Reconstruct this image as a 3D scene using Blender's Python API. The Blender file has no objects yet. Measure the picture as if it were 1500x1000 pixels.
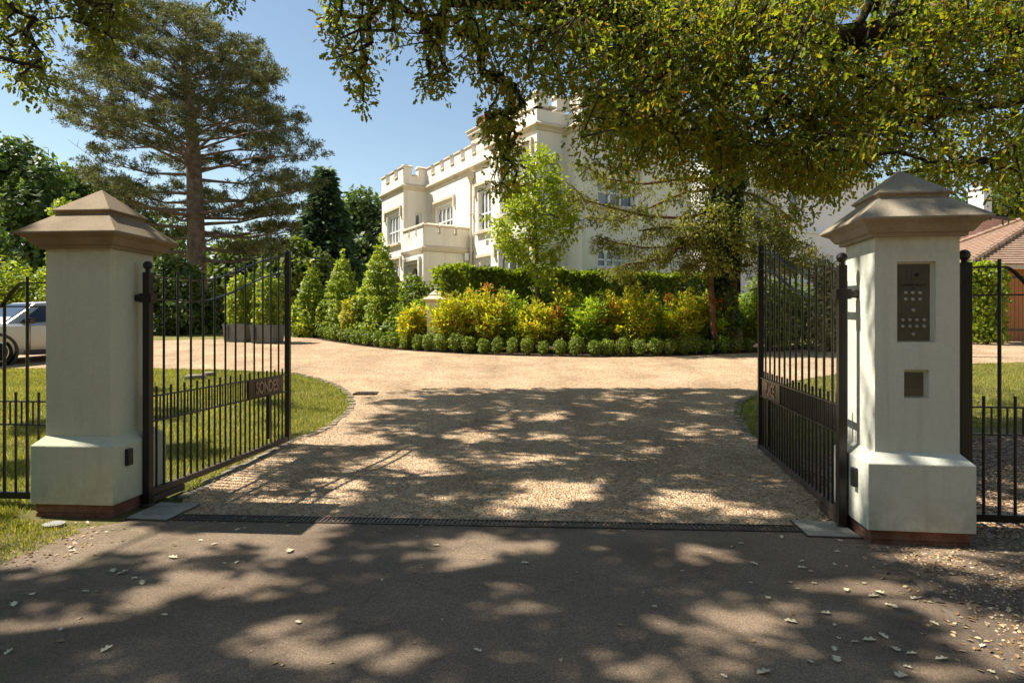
import bpy, bmesh, math, random
import numpy as np
from mathutils import Vector, Matrix
random.seed(11); RNG = np.random.default_rng(11)
SC = bpy.context.scene; COL = SC.collection
F, CX, HY, CH = 960.0, 750.0, 480.0, 1.5          # focal length and horizon used to survey the place

# ------------------------------------------------------------------ survey helpers
def gz(y):
    """height of the terrain: flat at the gates, then rising to the house"""
    k = .6; t = (y - 8) / k
    g = .067 * k * (t if t > 30 else math.log1p(math.exp(t)))
    k2 = .06; m = 1.42
    a, b = -g / k2, -m / k2; M = max(a, b)
    return -k2 * (M + math.log(math.exp(a - M) + math.exp(b - M)))
def P(px, py, d): return Vector(((px - CX) / F * d, d, CH + (HY - py) / F * d))
def PX(px, d): return (px - CX) / F * d
def G(px, py):
    s = (py - HY) / F; lo, hi = .5, 200
    for _ in range(50):
        m = (lo + hi) / 2
        if CH - gz(m) > s * m: lo = m
        else: hi = m
    return Vector((PX(px, lo), lo, gz(lo)))
def on(px, b, e):
    t = (px - CX) / F
    return (t * b[1] - b[0]) / (e[0] - t * e[1])
def hx(py, d): return CH + (HY - py) / F * d

# ------------------------------------------------------------------ object helpers
def tag(o, label=None, cat=None, group=None, kind=None):
    if label: o['label'] = label
    if cat: o['category'] = cat
    if group: o['group'] = group
    if kind: o['kind'] = kind
    return o
def thing(name, label, cat, loc=(0, 0, 0), group=None):
    o = bpy.data.objects.new(name, None); COL.objects.link(o); o.location = loc
    o.empty_display_size = .2
    return tag(o, label, cat, group)
def root_loc(p):
    v = Vector((0, 0, 0))
    while p is not None: v += p.location; p = p.parent
    return v
def link(name, me, mat, parent):
    o = bpy.data.objects.new(name, me); COL.objects.link(o)
    if mat: me.materials.append(mat)
    if parent is not None: o.parent = parent
    return o
def children(o): return [c for c in bpy.data.objects if c.parent == o]
def copy_tree(o, loc=None, parent=None):
    c = o.copy(); COL.objects.link(c)
    if parent is not None: c.parent = parent
    if loc is not None: c.location = loc
    for ch in children(o): copy_tree(ch, None, c)
    return c

class MB:
    """collects shapes in world coordinates and links them as one mesh"""
    def __init__(s): s.v = []; s.f = []
    def quad(s, *p):
        n = len(s.v); s.v += [Vector(x) for x in p]; s.f.append(tuple(range(n, n + len(p))))
        return s
    def hexa(s, b, t):
        n = len(s.v); s.v += [Vector(x) for x in b] + [Vector(x) for x in t]; k = len(b)
        s.f.append(tuple(n + i for i in reversed(range(k)))); s.f.append(tuple(n + k + i for i in range(k)))
        for i in range(k):
            j = (i + 1) % k; s.f.append((n + i, n + j, n + k + j, n + k + i))
        return s
    def box(s, c, sz, e=(1, 0)):
        """c = centre, sz = (along e, across e, up)"""
        ex = Vector((e[0], e[1], 0)).normalized(); ey = Vector((-ex.y, ex.x, 0)); c = Vector(c)
        q = [c + ex * (i * sz[0] / 2) + ey * (j * sz[1] / 2) for i, j in ((-1, -1), (1, -1), (1, 1), (-1, 1))]
        h = Vector((0, 0, sz[2] / 2))
        return s.hexa([p - h for p in q], [p + h for p in q])
    def rings(s, R, cap=True):
        n0 = len(s.v); k = len(R[0])
        for r in R: s.v += [Vector(p) for p in r]
        for i in range(len(R) - 1):
            for j in range(k):
                a = n0 + i * k + j; b = n0 + i * k + (j + 1) % k
                s.f.append((a, b, b + k, a + k))
        if cap:
            s.f.append(tuple(n0 + j for j in reversed(range(k)))); s.f.append(tuple(n0 + (len(R) - 1) * k + j for j in range(k)))
        return s
    def square(s, c, yaw, prof):
        """square column: prof = [(half width, z)]; yaw turns it"""
        a = Vector((math.cos(yaw), -math.sin(yaw), 0)); b = Vector((math.sin(yaw), math.cos(yaw), 0)); c = Vector((c[0], c[1], 0))
        return s.rings([[c + a * (i * w) + b * (j * w) + Vector((0, 0, z)) for i, j in ((-1, -1), (1, -1), (1, 1), (-1, 1))] for w, z in prof])
    def lathe(s, c, prof, n=16, axis=(0, 0, 1)):
        ax = Vector(axis).normalized(); t = Vector((1, 0, 0)) if abs(ax.x) < .9 else Vector((0, 1, 0))
        p = (t - ax * t.dot(ax)).normalized(); q = ax.cross(p); c = Vector(c)
        return s.rings([[c + ax * z + p * (math.cos(2 * math.pi * i / n) * r) + q * (math.sin(2 * math.pi * i / n) * r) for i in range(n)] for r, z in prof])
    def tube(s, pts, rad, n=8):
        pts = [Vector(p) for p in pts]
        if not hasattr(rad, '__len__'): rad = [rad] * len(pts)
        R = []; up = Vector((.13, .21, .97))
        for i, p in enumerate(pts):
            d = (pts[min(i + 1, len(pts) - 1)] - pts[max(i - 1, 0)]).normalized()
            a = d.cross(up)
            if a.length < .1: a = d.cross(Vector((1, 0, 0)))
            a.normalize(); b = d.cross(a)
            R.append([p + a * (math.cos(2 * math.pi * k / n) * rad[i]) + b * (math.sin(2 * math.pi * k / n) * rad[i]) for k in range(n)])
        return s.rings(R)
    def bar(s, pts, w, h):
        """flat bar of width w (sideways) and height h along pts"""
        pts = [Vector(p) for p in pts]; R = []
        for i, p in enumerate(pts):
            d = (pts[min(i + 1, len(pts) - 1)] - pts[max(i - 1, 0)]).normalized()
            sd = Vector((d.y, -d.x, 0)).normalized(); up = sd.cross(d)
            R.append([p + sd * (i_ * w / 2) + up * (j_ * h / 2) for i_, j_ in ((-1, -1), (1, -1), (1, 1), (-1, 1))])
        return s.rings(R)
    def build(s, name, mat, parent=None, smooth=False, bevel=0):
        off = root_loc(parent); me = bpy.data.meshes.new(name)
        me.from_pydata([v - off for v in s.v], [], s.f)
        bm = bmesh.new(); bm.from_mesh(me); bmesh.ops.recalc_face_normals(bm, faces=bm.faces); bm.to_mesh(me); bm.free()
        if smooth:
            me.polygons.foreach_set('use_smooth', [True] * len(me.polygons))
            try: me.set_sharp_from_angle(angle=math.radians(38))
            except Exception: pass
        o = link(name, me, mat, parent)
        if bevel:
            m = o.modifiers.new('soft_edge', 'BEVEL'); m.width = bevel; m.segments = 2; m.limit_method = 'ANGLE'
        return o

def np_obj(name, v, k, nf, idx, mat, parent=None, smooth=False):
    """mesh of nf faces with k corners each from numpy arrays"""
    off = np.array(root_loc(parent)); v = (v - off).astype(np.float32)
    me = bpy.data.meshes.new(name)
    me.vertices.add(len(v)); me.vertices.foreach_set('co', v.ravel())
    me.loops.add(nf * k); me.loops.foreach_set('vertex_index', idx.astype(np.int32).ravel())
    me.polygons.add(nf); me.polygons.foreach_set('loop_start', (np.arange(nf) * k).astype(np.int32))
    if smooth: me.polygons.foreach_set('use_smooth', np.ones(nf, bool))
    me.update(calc_edges=True); me.validate()
    return link(name, me, mat, parent)
def unit(a): return a / np.maximum(np.linalg.norm(a, axis=-1, keepdims=True), 1e-9)
def rdir(n): return unit(RNG.normal(size=(n, 3)))
def leaf_arrays(p, t, n, L, W, shape='leaf'):
    """leaves from base p along t, facing n"""
    N = len(p); t = unit(t); b = unit(np.cross(n, t)); n = np.cross(t, b)
    L = np.broadcast_to(L, (N,))[:, None]; W = np.broadcast_to(W, (N,))[:, None]
    if shape == 'leaf':
        V = np.stack([p, p + t * L * .35 - b * W * .5 + n * W * .16, p + t * L * .72 - b * W * .42 + n * W * .10, p + t * L - n * W * .12,
                      p + t * L * .72 + b * W * .42 + n * W * .10, p + t * L * .35 + b * W * .5 + n * W * .16], 1)
        f = np.array([[0, 1, 2, 3], [0, 3, 4, 5]]); kv = 6
    elif shape == 'oak':
        q = lambda f, w, h: p + t * L * f + b * W * w + n * W * h
        V = np.stack([p, q(.30, -.46, .16), q(.47, -.22, .06), q(.68, -.46, .12), q(.86, -.20, .02), q(1, 0, -.12), q(.86, .20, .02), q(.68, .46, .12), q(.47, .22, .06), q(.30, .46, .16)], 1)
        f = np.array([[0, 1, 2, 3, 4, 5], [0, 5, 6, 7, 8, 9]]); kv = 10
    elif shape == 'quad':
        V = np.stack([p, p + t * L * .45 - b * W * .5, p + t * L, p + t * L * .55 + b * W * .5], 1)
        f = np.array([[0, 1, 2, 3]]); kv = 4
    else:
        V = np.stack([p - b * W * .5, p + b * W * .5, p + t * L], 1); f = np.array([[0, 1, 2]]); kv = 3
    idx = (np.arange(N) * kv)[:, None, None] + f[None]
    return V.reshape(-1, 3), f.shape[1], N * len(f), idx.reshape(-1)
def leaves(name, p, t, n, L, W, mat, parent=None, shape='leaf'):
    v, k, nf, idx = leaf_arrays(p, t, n, L, W, shape)
    return np_obj(name, v, k, nf, idx, mat, parent)

def blob_pts(blobs, n, inner=.55):
    """points through the outer part of clumps; blobs = [(x,y,z,rx,ry,rz)]"""
    B = np.array([(b + b[3:4] * 2 if len(b) == 4 else b) for b in [tuple(x) for x in blobs]], float)
    w = (B[:, 3] * B[:, 4] * B[:, 5]) ** (2 / 3.); w /= w.sum()
    i = RNG.choice(len(B), n, p=w); d = rdir(n)
    r = inner + (1.06 - inner) * RNG.random(n) ** .6
    wob = 1 + .10 * np.sin(d[:, 0] * 7 + i) + .10 * np.sin(d[:, 2] * 9 + i * 2.1) + .08 * np.sin(d[:, 1] * 13 + i)
    return B[i, :3] + d * (r * wob)[:, None] * B[i, 3:6], d
def foliage(name, blobs, n, L, W, mat, parent, shape='quad', inner=.55, up=.35, rough=.6, zmin=None):
    p, d = blob_pts(blobs, n, inner)
    if zmin is not None: p[:, 2] = np.maximum(p[:, 2], zmin + RNG.random(n) * .12)
    nn = unit(d * .7 + RNG.normal(size=(n, 3)) * rough * .6 + np.array([0, 0, up]))
    t = unit(np.cross(nn, rdir(n)) + d * .25)
    s = .7 + .6 * RNG.random(n)
    return leaves(name, p, t, nn, L * s, W * s, mat, parent, shape)

def branch_web(seeds, targets, bend=.12, rt=.006, pw=.46, sag=0.):
    """grow branches from seed nodes so that every target is reached; returns segments a,b,ra,rb"""
    pos = [np.array(s, float) for s in seeds]; par = [-1] * len(pos)
    for i in range(1, len(pos)): par[i] = i - 1
    S = np.array(pos); T = np.array(targets)
    order = np.argsort(np.min(np.linalg.norm(T[:, None] - S[None], axis=2), axis=1))
    buf = np.zeros((len(pos) + len(T) * 4, 3)); buf[:len(pos)] = S; m = len(pos); load = {}
    tip = []
    for o in order:
        d = np.linalg.norm(buf[:m] - T[o], axis=1); j = int(np.argmin(d)); a = buf[j]; L = d[j]
        k = 1 if L < .5 else (2 if L < 1.2 else 3)
        off = RNG.normal(size=3) * bend * L; last = j
        for q in range(1, k + 1):
            f = q / k; w = math.sin(math.pi * f)
            buf[m] = a + (T[o] - a) * f + off * w * .5 + np.array([0, 0, sag * L * w])
            par.append(last); last = m; m += 1
        tip.append(last)
    cnt = np.zeros(m)
    for q in tip: cnt[q] += 1
    for q in range(m - 1, 0, -1):
        if par[q] >= 0: cnt[par[q]] += cnt[q]
    rad = rt * np.maximum(cnt, 1) ** pw
    c = np.array([q for q in range(m) if par[q] >= 0]); pa = np.array([par[q] for q in c])
    return buf[pa], buf[c], np.minimum(rad[pa], rad[c] * 1.35), rad[c]
def seg_mesh(name, A, B, ra, rb, mat, parent, n=5):
    d = unit(B - A); h = np.where(np.abs(d[:, 2:3]) < .9, np.array([[0, 0, 1.]]), np.array([[1., 0, 0]]))
    a = unit(np.cross(d, h)); b = np.cross(d, a); V = []
    for k in range(n):
        c, s = math.cos(2 * math.pi * k / n), math.sin(2 * math.pi * k / n)
        V.append(A + (a * c + b * s) * ra[:, None]); V.append(B + (a * c + b * s) * rb[:, None] + d * (rb * .4)[:, None])
    V = np.stack(V, 1); N = len(A)
    f = np.array([[2 * k, 2 * ((k + 1) % n), 2 * ((k + 1) % n) + 1, 2 * k + 1] for k in range(n)])
    idx = (np.arange(N) * 2 * n)[:, None, None] + f[None]
    return np_obj(name, V.reshape(-1, 3), 4, N * n, idx.reshape(-1), mat, parent, True)

# ------------------------------------------------------------------ materials
def nodes(name):
    m = bpy.data.materials.new(name); m.use_nodes = True; t = m.node_tree
    for n in list(t.nodes): t.nodes.remove(n)
    out = t.nodes.new('ShaderNodeOutputMaterial'); return m, t, out
def ramp(t, fac, stops):
    r = t.nodes.new('ShaderNodeValToRGB'); e = r.color_ramp.elements
    while len(e) < len(stops): e.new(.5)
    for k, (p, c) in enumerate(stops): e[k].position = p; e[k].color = (*c, 1)
    t.links.new(fac, r.inputs[0]); return r.outputs[0]
def noise(t, scale, detail=4, rough=.55, vec=None, kind='noise'):
    if vec is None:
        tc = t.nodes.new('ShaderNodeNewGeometry'); vec = tc.outputs['Position']
    if kind == 'noise':
        n = t.nodes.new('ShaderNodeTexNoise'); n.inputs['Detail'].default_value = detail; n.inputs['Roughness'].default_value = rough
    else: n = t.nodes.new('ShaderNodeTexVoronoi')
    n.inputs['Scale'].default_value = scale; t.links.new(vec, n.inputs['Vector'])
    return n.outputs[kind == 'noise' and 'Fac' or 'Color'] if kind != 'dist' else n.outputs['Distance']
def mixc(t, a, b, fac, mode='MIX'):
    m = t.nodes.new('ShaderNodeMix'); m.data_type = 'RGBA'; m.blend_type = mode
    for s, v in ((0, fac), (6, a), (7, b)):
        if isinstance(v, (int, float)): m.inputs[s].default_value = v
        elif isinstance(v, tuple): m.inputs[s].default_value = (*v, 1)
        else: t.links.new(v, m.inputs[s])
    return m.outputs[2]
def bump(t, h, strength, dist):
    b = t.nodes.new('ShaderNodeBump'); b.inputs['Strength'].default_value = strength; b.inputs['Distance'].default_value = dist
    t.links.new(h, b.inputs['Height']); return b.outputs[0]
def princ(t, out, col, rough=.7, spec=.3, metal=0, nrm=None):
    p = t.nodes.new('ShaderNodeBsdfPrincipled')
    for key, v in (('Base Color', col), ('Roughness', rough), ('Specular IOR Level', spec), ('Metallic', metal)):
        if isinstance(v, (int, float)): p.inputs[key].default_value = v
        elif isinstance(v, tuple): p.inputs[key].default_value = (*v, 1)
        else: t.links.new(v, p.inputs[key])
    if nrm is not None: t.links.new(nrm, p.inputs['Normal'])
    t.links.new(p.outputs[0], out.inputs[0]); return p
def mat_noise(name, stops, scale, rough=.8, spec=.25, metal=0, fine=None, bmp=None, detail=5, stain=None):
    m, t, out = nodes(name)
    c = ramp(t, noise(t, scale, detail), stops)
    if fine: c = mixc(t, c, ramp(t, noise(t, fine[0], 3), [(.3, (1 - fine[1],) * 3), (.7, (1 + fine[1],) * 3)]), 1.0, 'MULTIPLY')
    if stain: c = mixc(t, c, stain[0], ramp(t, noise(t, stain[1], 6, .65), [(stain[2], (0, 0, 0)), (stain[2] + .18, (stain[3],) * 3)]))
    n = bump(t, noise(t, bmp[0], 6, .65), bmp[1], bmp[2]) if bmp else None
    princ(t, out, c, rough, spec, metal, n); return m
def mat_leaf(name, stops, trans, clump=.8, tfac=.35, rough=.5, spec=.3):
    """leaf colours differ leaf by leaf and clump by clump"""
    m, t, out = nodes(name)
    g = t.nodes.new('ShaderNodeNewGeometry')
    c = ramp(t, g.outputs['Random Per Island'], stops)
    c = mixc(t, c, ramp(t, noise(t, clump, 3), [(.32, (.72, .74, .7)), (.68, (1.3, 1.24, 1.1))]), 1.0, 'MULTIPLY')
    p = princ(t, out, c, rough, spec)
    tr = t.nodes.new('ShaderNodeBsdfTranslucent'); tc = mixc(t, c, trans, 1.0, 'MULTIPLY'); t.links.new(tc, tr.inputs[0])
    mx = t.nodes.new('ShaderNodeMixShader'); mx.inputs[0].default_value = tfac
    t.links.new(p.outputs[0], mx.inputs[1]); t.links.new(tr.outputs[0], mx.inputs[2]); t.links.new(mx.outputs[0], out.inputs[0])
    return m
M = {}
def mk_gravel(name, cols, sc=55, tracks=False):
    m, t, out = nodes(name)
    v = t.nodes.new('ShaderNodeTexVoronoi'); v.inputs['Scale'].default_value = sc
    g = t.nodes.new('ShaderNodeNewGeometry'); t.links.new(g.outputs['Position'], v.inputs['Vector'])
    sep = t.nodes.new('ShaderNodeSeparateColor'); t.links.new(v.outputs['Color'], sep.inputs[0])
    c = ramp(t, sep.outputs[0], cols)
    big = ramp(t, noise(t, .9, 6, .6), [(.3, (.74, .71, .68)), (.7, (1.17, 1.16, 1.14))])
    c = mixc(t, c, big, 1.0, 'MULTIPLY')
    mid = ramp(t, noise(t, 9, 4, .7), [(.3, (.84, .83, .82)), (.7, (1.12, 1.12, 1.12))])
    c = mixc(t, c, mid, 1.0, 'MULTIPLY')
    if tracks:
        sx = t.nodes.new('ShaderNodeSeparateXYZ'); wv = t.nodes.new('ShaderNodeVectorMath'); wv.operation = 'ADD'; nz = t.nodes.new('ShaderNodeTexNoise'); nz.inputs['Scale'].default_value = .5
        t.links.new(g.outputs['Position'], nz.inputs['Vector']); t.links.new(nz.outputs['Color'], wv.inputs[0]); t.links.new(g.outputs['Position'], wv.inputs[1]); t.links.new(wv.outputs[0], sx.inputs[0])
        pp = t.nodes.new('ShaderNodeMath'); pp.operation = 'PINGPONG'; pp.inputs[1].default_value = .78; t.links.new(sx.outputs[0], pp.inputs[0])
        c = mixc(t, c, ramp(t, pp.outputs[0], [(.0, (.90, .88, .86)), (.25, (1.0, 1.0, 1.0)), (.6, (1.07, 1.06, 1.05))]), .8, 'MULTIPLY')
    add = t.nodes.new('ShaderNodeMath'); add.operation = 'ADD'
    t.links.new(v.outputs['Distance'], add.inputs[0]); t.links.new(noise(t, 14, 5, .7), add.inputs[1])
    inv = t.nodes.new('ShaderNodeMath'); inv.operation = 'MULTIPLY'; inv.inputs[1].default_value = -1; t.links.new(add.outputs[0], inv.inputs[0])
    princ(t, out, c, .9, .15, 0, bump(t, inv.outputs[0], .9, .03)); return m
M['gravel'] = mk_gravel('pea_gravel', [(.0, (.28, .17, .088)), (.3, (.47, .315, .18)), (.65, (.60, .43, .265)), (1., (.72, .58, .41))], tracks=True)
M['verge'] = mk_gravel('brown_shingle', [(.0, (.05, .03, .02)), (.35, (.15, .09, .055)), (.7, (.29, .19, .12)), (.9, (.40, .28, .19)), (1., (.56, .46, .36))], 34)
def mk_asphalt():
    m, t, out = nodes('worn_tarmac')
    c = ramp(t, noise(t, 120, 3, .7), [(.28, (.115, .081, .054)), (.55, (.285, .208, .138)), (.78, (.48, .36, .245))])
    c = mixc(t, c, ramp(t, noise(t, 1.1, 5, .6), [(.3, (.80, .80, .82)), (.7, (1.18, 1.14, 1.08))]), 1.0, 'MULTIPLY')
    g = t.nodes.new('ShaderNodeNewGeometry'); sx = t.nodes.new('ShaderNodeSeparateXYZ'); t.links.new(g.outputs['Position'], sx.inputs[0])
    mr = t.nodes.new('ShaderNodeMapRange'); mr.inputs[1].default_value = -1.6; mr.inputs[2].default_value = -3.1; t.links.new(sx.outputs[0], mr.inputs[0])
    mm = t.nodes.new('ShaderNodeMath'); mm.operation = 'MULTIPLY'; t.links.new(mr.outputs[0], mm.inputs[0])
    t.links.new(ramp(t, noise(t, 2.3, 6, .7), [(.5, (0, 0, 0)), (.68, (.75,) * 3)]), mm.inputs[1])
    c = mixc(t, c, (.085, .08, .02), mm.outputs[0])      # moss creeping in from the grass edge
    c = mixc(t, c, (.17, .11, .065), ramp(t, noise(t, 1.7, 7, .75), [(.60, (0, 0, 0)), (.74, (.35,) * 3)]))  # dust
    c = mixc(t, c, ramp(t, noise(t, .45, 3, .5), [(.40, (.78, .76, .74)), (.46, (1., 1., 1.)), (.58, (1., 1., 1.)), (.66, (1.16, 1.13, 1.08))]), 1., 'MULTIPLY')
    v = t.nodes.new('ShaderNodeTexVoronoi'); v.feature = 'DISTANCE_TO_EDGE'; v.inputs['Scale'].default_value = .42; w_ = t.nodes.new('ShaderNodeVectorMath'); w_.operation = 'ADD'
    nz = t.nodes.new('ShaderNodeTexNoise'); nz.inputs['Scale'].default_value = 2.2; nz.inputs['Detail'].default_value = 6; t.links.new(g.outputs['Position'], nz.inputs['Vector'])
    t.links.new(nz.outputs['Color'], w_.inputs[0]); t.links.new(g.outputs['Position'], w_.inputs[1]); t.links.new(w_.outputs[0], v.inputs['Vector'])
    c = mixc(t, c, (.03, .026, .022), ramp(t, v.outputs['Distance'], [(.0, (.28,) * 3), (.006, (0, 0, 0))]))
    princ(t, out, c, .82, .3, 0, bump(t, noise(t, 150, 3, .8), .9, .014)); return m
M['asphalt'] = mk_asphalt()
def mk_soil():
    m, t, out = nodes('turf_soil')
    c = ramp(t, noise(t, 1.3, 6, .65), [(.3, (.15, .155, .038)), (.55, (.25, .225, .07)), (.75, (.33, .26, .125))])
    c = mixc(t, c, ramp(t, noise(t, 40, 4, .7), [(.3, (.7, .7, .7)), (.7, (1.25, 1.25, 1.2))]), 1.0, 'MULTIPLY')
    princ(t, out, c, .95, .1, 0, bump(t, noise(t, 45, 5, .8), 1., .05)); return m
M['soil'] = mk_soil()
M['bed'] = mat_noise('bark_mulch', [(.3, (.05, .033, .022)), (.7, (.13, .085, .055))], 30, .95, .1, fine=(120, .3), bmp=(40, 1., .05))
def mk_render(name, a, b, seed):
    m, t, out = nodes(name); g = t.nodes.new('ShaderNodeNewGeometry'); P_ = g.outputs['Position']
    c = ramp(t, noise(t, 1.7, 5), [(.3, a), (.7, b)])
    c = mixc(t, c, ramp(t, noise(t, 26, 5, .75), [(.3, (.94, .94, .93)), (.7, (1.05, 1.05, 1.05))]), 1., 'MULTIPLY')
    mp = t.nodes.new('ShaderNodeMapping'); mp.inputs['Scale'].default_value = (13, 13, .8); mp.inputs['Location'].default_value = (seed, seed, 0); t.links.new(P_, mp.inputs[0])
    st = ramp(t, noise(t, 1., 5, .6, mp.outputs[0]), [(.52, (0, 0, 0)), (.74, (.20,) * 3)])
    c = mixc(t, c, (.27, .25, .17), st)                         # rain streaks
    sx = t.nodes.new('ShaderNodeSeparateXYZ'); t.links.new(P_, sx.inputs[0])
    for lo, hi, col, amt in ((.42, .10, (.22, .20, .13), .8), (1.95, 2.14, (.30, .25, .17), .6)):
        mr = t.nodes.new('ShaderNodeMapRange'); mr.inputs[1].default_value = lo; mr.inputs[2].default_value = hi; mr.inputs[4].default_value = amt; t.links.new(sx.outputs[2], mr.inputs[0])
        mm = t.nodes.new('ShaderNodeMath'); mm.operation = 'MULTIPLY'; t.links.new(mr.outputs[0], mm.inputs[0]); t.links.new(ramp(t, noise(t, 7 if amt > .7 else 9, 6, .7), [(.38, (0, 0, 0)), (.70, (.8,) * 3)]), mm.inputs[1])
        c = mixc(t, c, col, mm.outputs[0])
    sp = ramp(t, noise(t, 60, 4, .8), [(.70, (0, 0, 0)), (.76, (.5,) * 3)]); c = mixc(t, c, (.2, .18, .13), sp)
    ad = t.nodes.new('ShaderNodeMath'); ad.operation = 'MULTIPLY_ADD'; ad.inputs[1].default_value = 3.5; t.links.new(noise(t, 13, 5, .6), ad.inputs[0]); t.links.new(noise(t, 110, 5, .75), ad.inputs[2])
    princ(t, out, c, .8, .2, 0, bump(t, ad.outputs[0], .5, .004)); return m
M['render'] = mk_render('painted_render_shaded', (.53, .52, .37), (.59, .575, .42), 3.1)  # yellow-green paint, also darkened to stand for the left pillar's deeper shade
M['render_w'] = mk_render('painted_render_white', (.60, .585, .475), (.66, .645, .53), 7.7)
M['render_old'] = mat_noise('painted_render_shaded', [(.3, (.39, .40, .325)), (.7, (.44, .45, .365))], 1.6, .75, .25, fine=(90, .03), bmp=(140, .35, .003), stain=((.34, .31, .22), 2.2, .62, .35))
M['capstone'] = mat_noise('cast_stone', [(.25, (.20, .14, .08)), (.5, (.265, .195, .118)), (.8, (.31, .24, .155))], 3.2, .85, .2, fine=(60, .12), bmp=(60, .4, .006), stain=((.09, .075, .05), 5.5, .6, .6))
M['capstone_grey'] = mat_noise('cast_stone_grey', [(.25, (.22, .175, .115)), (.5, (.30, .245, .17)), (.8, (.36, .30, .215))], 3.2, .85, .2, fine=(60, .12), bmp=(60, .4, .006), stain=((.085, .075, .055), 5.5, .56, .7))
M['brick'] = mat_noise('brick_footing', [(.3, (.14, .06, .04)), (.7, (.25, .125, .085))], 9, .9, .15, fine=(70, .2), bmp=(60, .6, .01), stain=((.10, .09, .06), 6, .56, .5))
M['iron'] = mat_noise('black_iron', [(.3, (.009, .0075, .0075)), (.7, (.016, .012, .011))], 5, .34, .5, bmp=(40, .08, .004))
M['iron_dusty'] = mat_noise('dusty_iron', [(.3, (.045, .03, .022)), (.7, (.10, .07, .05))], 6, .55, .4, bmp=(40, .1, .004))
M['letter_highlight'] = mat_noise('highlight_lettering', [(.3, (.22, .155, .11)), (.7, (.33, .23, .165))], 20, .35, .5, .5)  # coppery tone lightened to stand for light caught on the raised letter edges
M['steel_dark'] = mat_noise('intercom_steel', [(.3, (.085, .08, .06)), (.7, (.125, .115, .09))], 8, .42, .5, .7, bmp=(200, .06, .002))
M['steel'] = mat_noise('button_steel', [(.3, (.34, .32, .28)), (.7, (.45, .42, .38))], 8, .32, .5, 1.)
M['plate'] = mat_noise('galvanised_plate', [(.3, (.27, .25, .20)), (.7, (.42, .38, .31))], 7, .6, .4, .2, fine=(60, .12), bmp=(50, .2, .004), stain=((.15, .10, .06), 6, .55, .6))
M['stone_sett'] = mat_noise('kerb_sett', [(.3, (.15, .12, .085)), (.7, (.33, .275, .205))], 8, .9, .2, fine=(50, .2), bmp=(40, .6, .01))
M['ribbon'] = mat_noise('dirty_edging', [(.3, (.05, .04, .03)), (.55, (.12, .095, .07)), (.8, (.21, .17, .13))], 4, .95, .1, fine=(60, .25), bmp=(40, .6, .01))
M['flag'] = mat_noise('weathered_flagstone', [(.3, (.27, .26, .25)), (.7, (.38, .37, .35))], 8, .9, .2, fine=(50, .2), bmp=(40, .6, .01))
M['black'] = mat_noise('black_plastic', [(.3, (.006, .006, .007)), (.7, (.012, .012, .013))], 12, .3, .5)
M['house'] = mat_noise('cream_stucco', [(.3, (.80, .74, .635)), (.7, (.85, .79, .69))], .5, .85, .15, fine=(30, .03), bmp=(60, .2, .005), stain=((.50, .40, .28), .9, .60, .4))
def mk_stucco(name, a, b, dirt):
    m, t, out = nodes(name); g = t.nodes.new('ShaderNodeNewGeometry')
    c = ramp(t, noise(t, .55, 6, .6), [(.3, a), (.7, b)])
    mp = t.nodes.new('ShaderNodeMapping'); mp.inputs['Scale'].default_value = (3.2, 3.2, .28); t.links.new(g.outputs['Position'], mp.inputs[0])
    c = mixc(t, c, dirt, ramp(t, noise(t, 1., 6, .65, mp.outputs[0]), [(.50, (0, 0, 0)), (.72, (.38,) * 3)]))
    c = mixc(t, c, dirt, ramp(t, noise(t, 1.1, 6, .7), [(.58, (0, 0, 0)), (.76, (.30,) * 3)]))
    princ(t, out, c, .88, .15, 0, bump(t, noise(t, 40, 5, .7), .25, .006)); return m
M['house'] = mk_stucco('cream_stucco', (.79, .725, .615), (.85, .79, .685), (.55, .46, .34))
M['house_trim'] = mat_noise('stone_dressing', [(.3, (.60, .50, .365)), (.7, (.70, .595, .45))], .9, .85, .15, fine=(25, .06), stain=((.32, .25, .17), 1.6, .55, .5))
M['white_wall'] = mat_noise('white_stucco', [(.3, (.76, .73, .67)), (.7, (.81, .785, .73))], .5, .85, .15, fine=(30, .03), stain=((.6, .56, .5), .9, .6, .3))
M['frame'] = mat_noise('white_joinery', [(.3, (.76, .76, .74)), (.7, (.82, .82, .80))], 3, .45, .35)
def mk_glass(name, a, b):
    m, t, out = nodes(name)
    princ(t, out, ramp(t, noise(t, .8, 2), [(.4, a), (.6, b)]), .06, .6); return m
M['glass'] = mk_glass('dim_window_glass', (.05, .055, .06), (.24, .25, .25))  # pale patches paint sky reflection and curtains into the pane colour
M['car_glass'] = mk_glass('car_glass', (.012, .02, .028), (.03, .045, .06))
M['lead'] = mat_noise('roof_lead', [(.3, (.15, .15, .155)), (.7, (.24, .24, .24))], 3, .7, .3)
M['terracotta'] = mat_noise('terracotta', [(.3, (.30, .15, .09)), (.7, (.42, .23, .15))], 6, .85, .2)
M['wood_door'] = None
def mk_wood():
    m, t, out = nodes('orange_cedar_boards')
    g = t.nodes.new('ShaderNodeNewGeometry'); mp = t.nodes.new('ShaderNodeMapping'); mp.inputs['Scale'].default_value = (9, 9, .5)
    t.links.new(g.outputs['Position'], mp.inputs[0])
    c = ramp(t, noise(t, 1., 5, .6, mp.outputs[0]), [(.3, (.36, .14, .045)), (.7, (.52, .22, .08))])
    princ(t, out, c, .6, .3); return m
M['wood_door'] = mk_wood()
def mk_tiles(name, a, b, cc):
    m, t, out = nodes(name)
    c = ramp(t, noise(t, 3.5, 6, .7), [(.3, a), (.5, b), (.72, cc)])
    c = mixc(t, c, ramp(t, noise(t, 22, 3, .7), [(.3, (.8, .8, .8)), (.7, (1.2, 1.2, 1.2))]), 1., 'MULTIPLY')
    princ(t, out, c, .85, .2); return m
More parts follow.
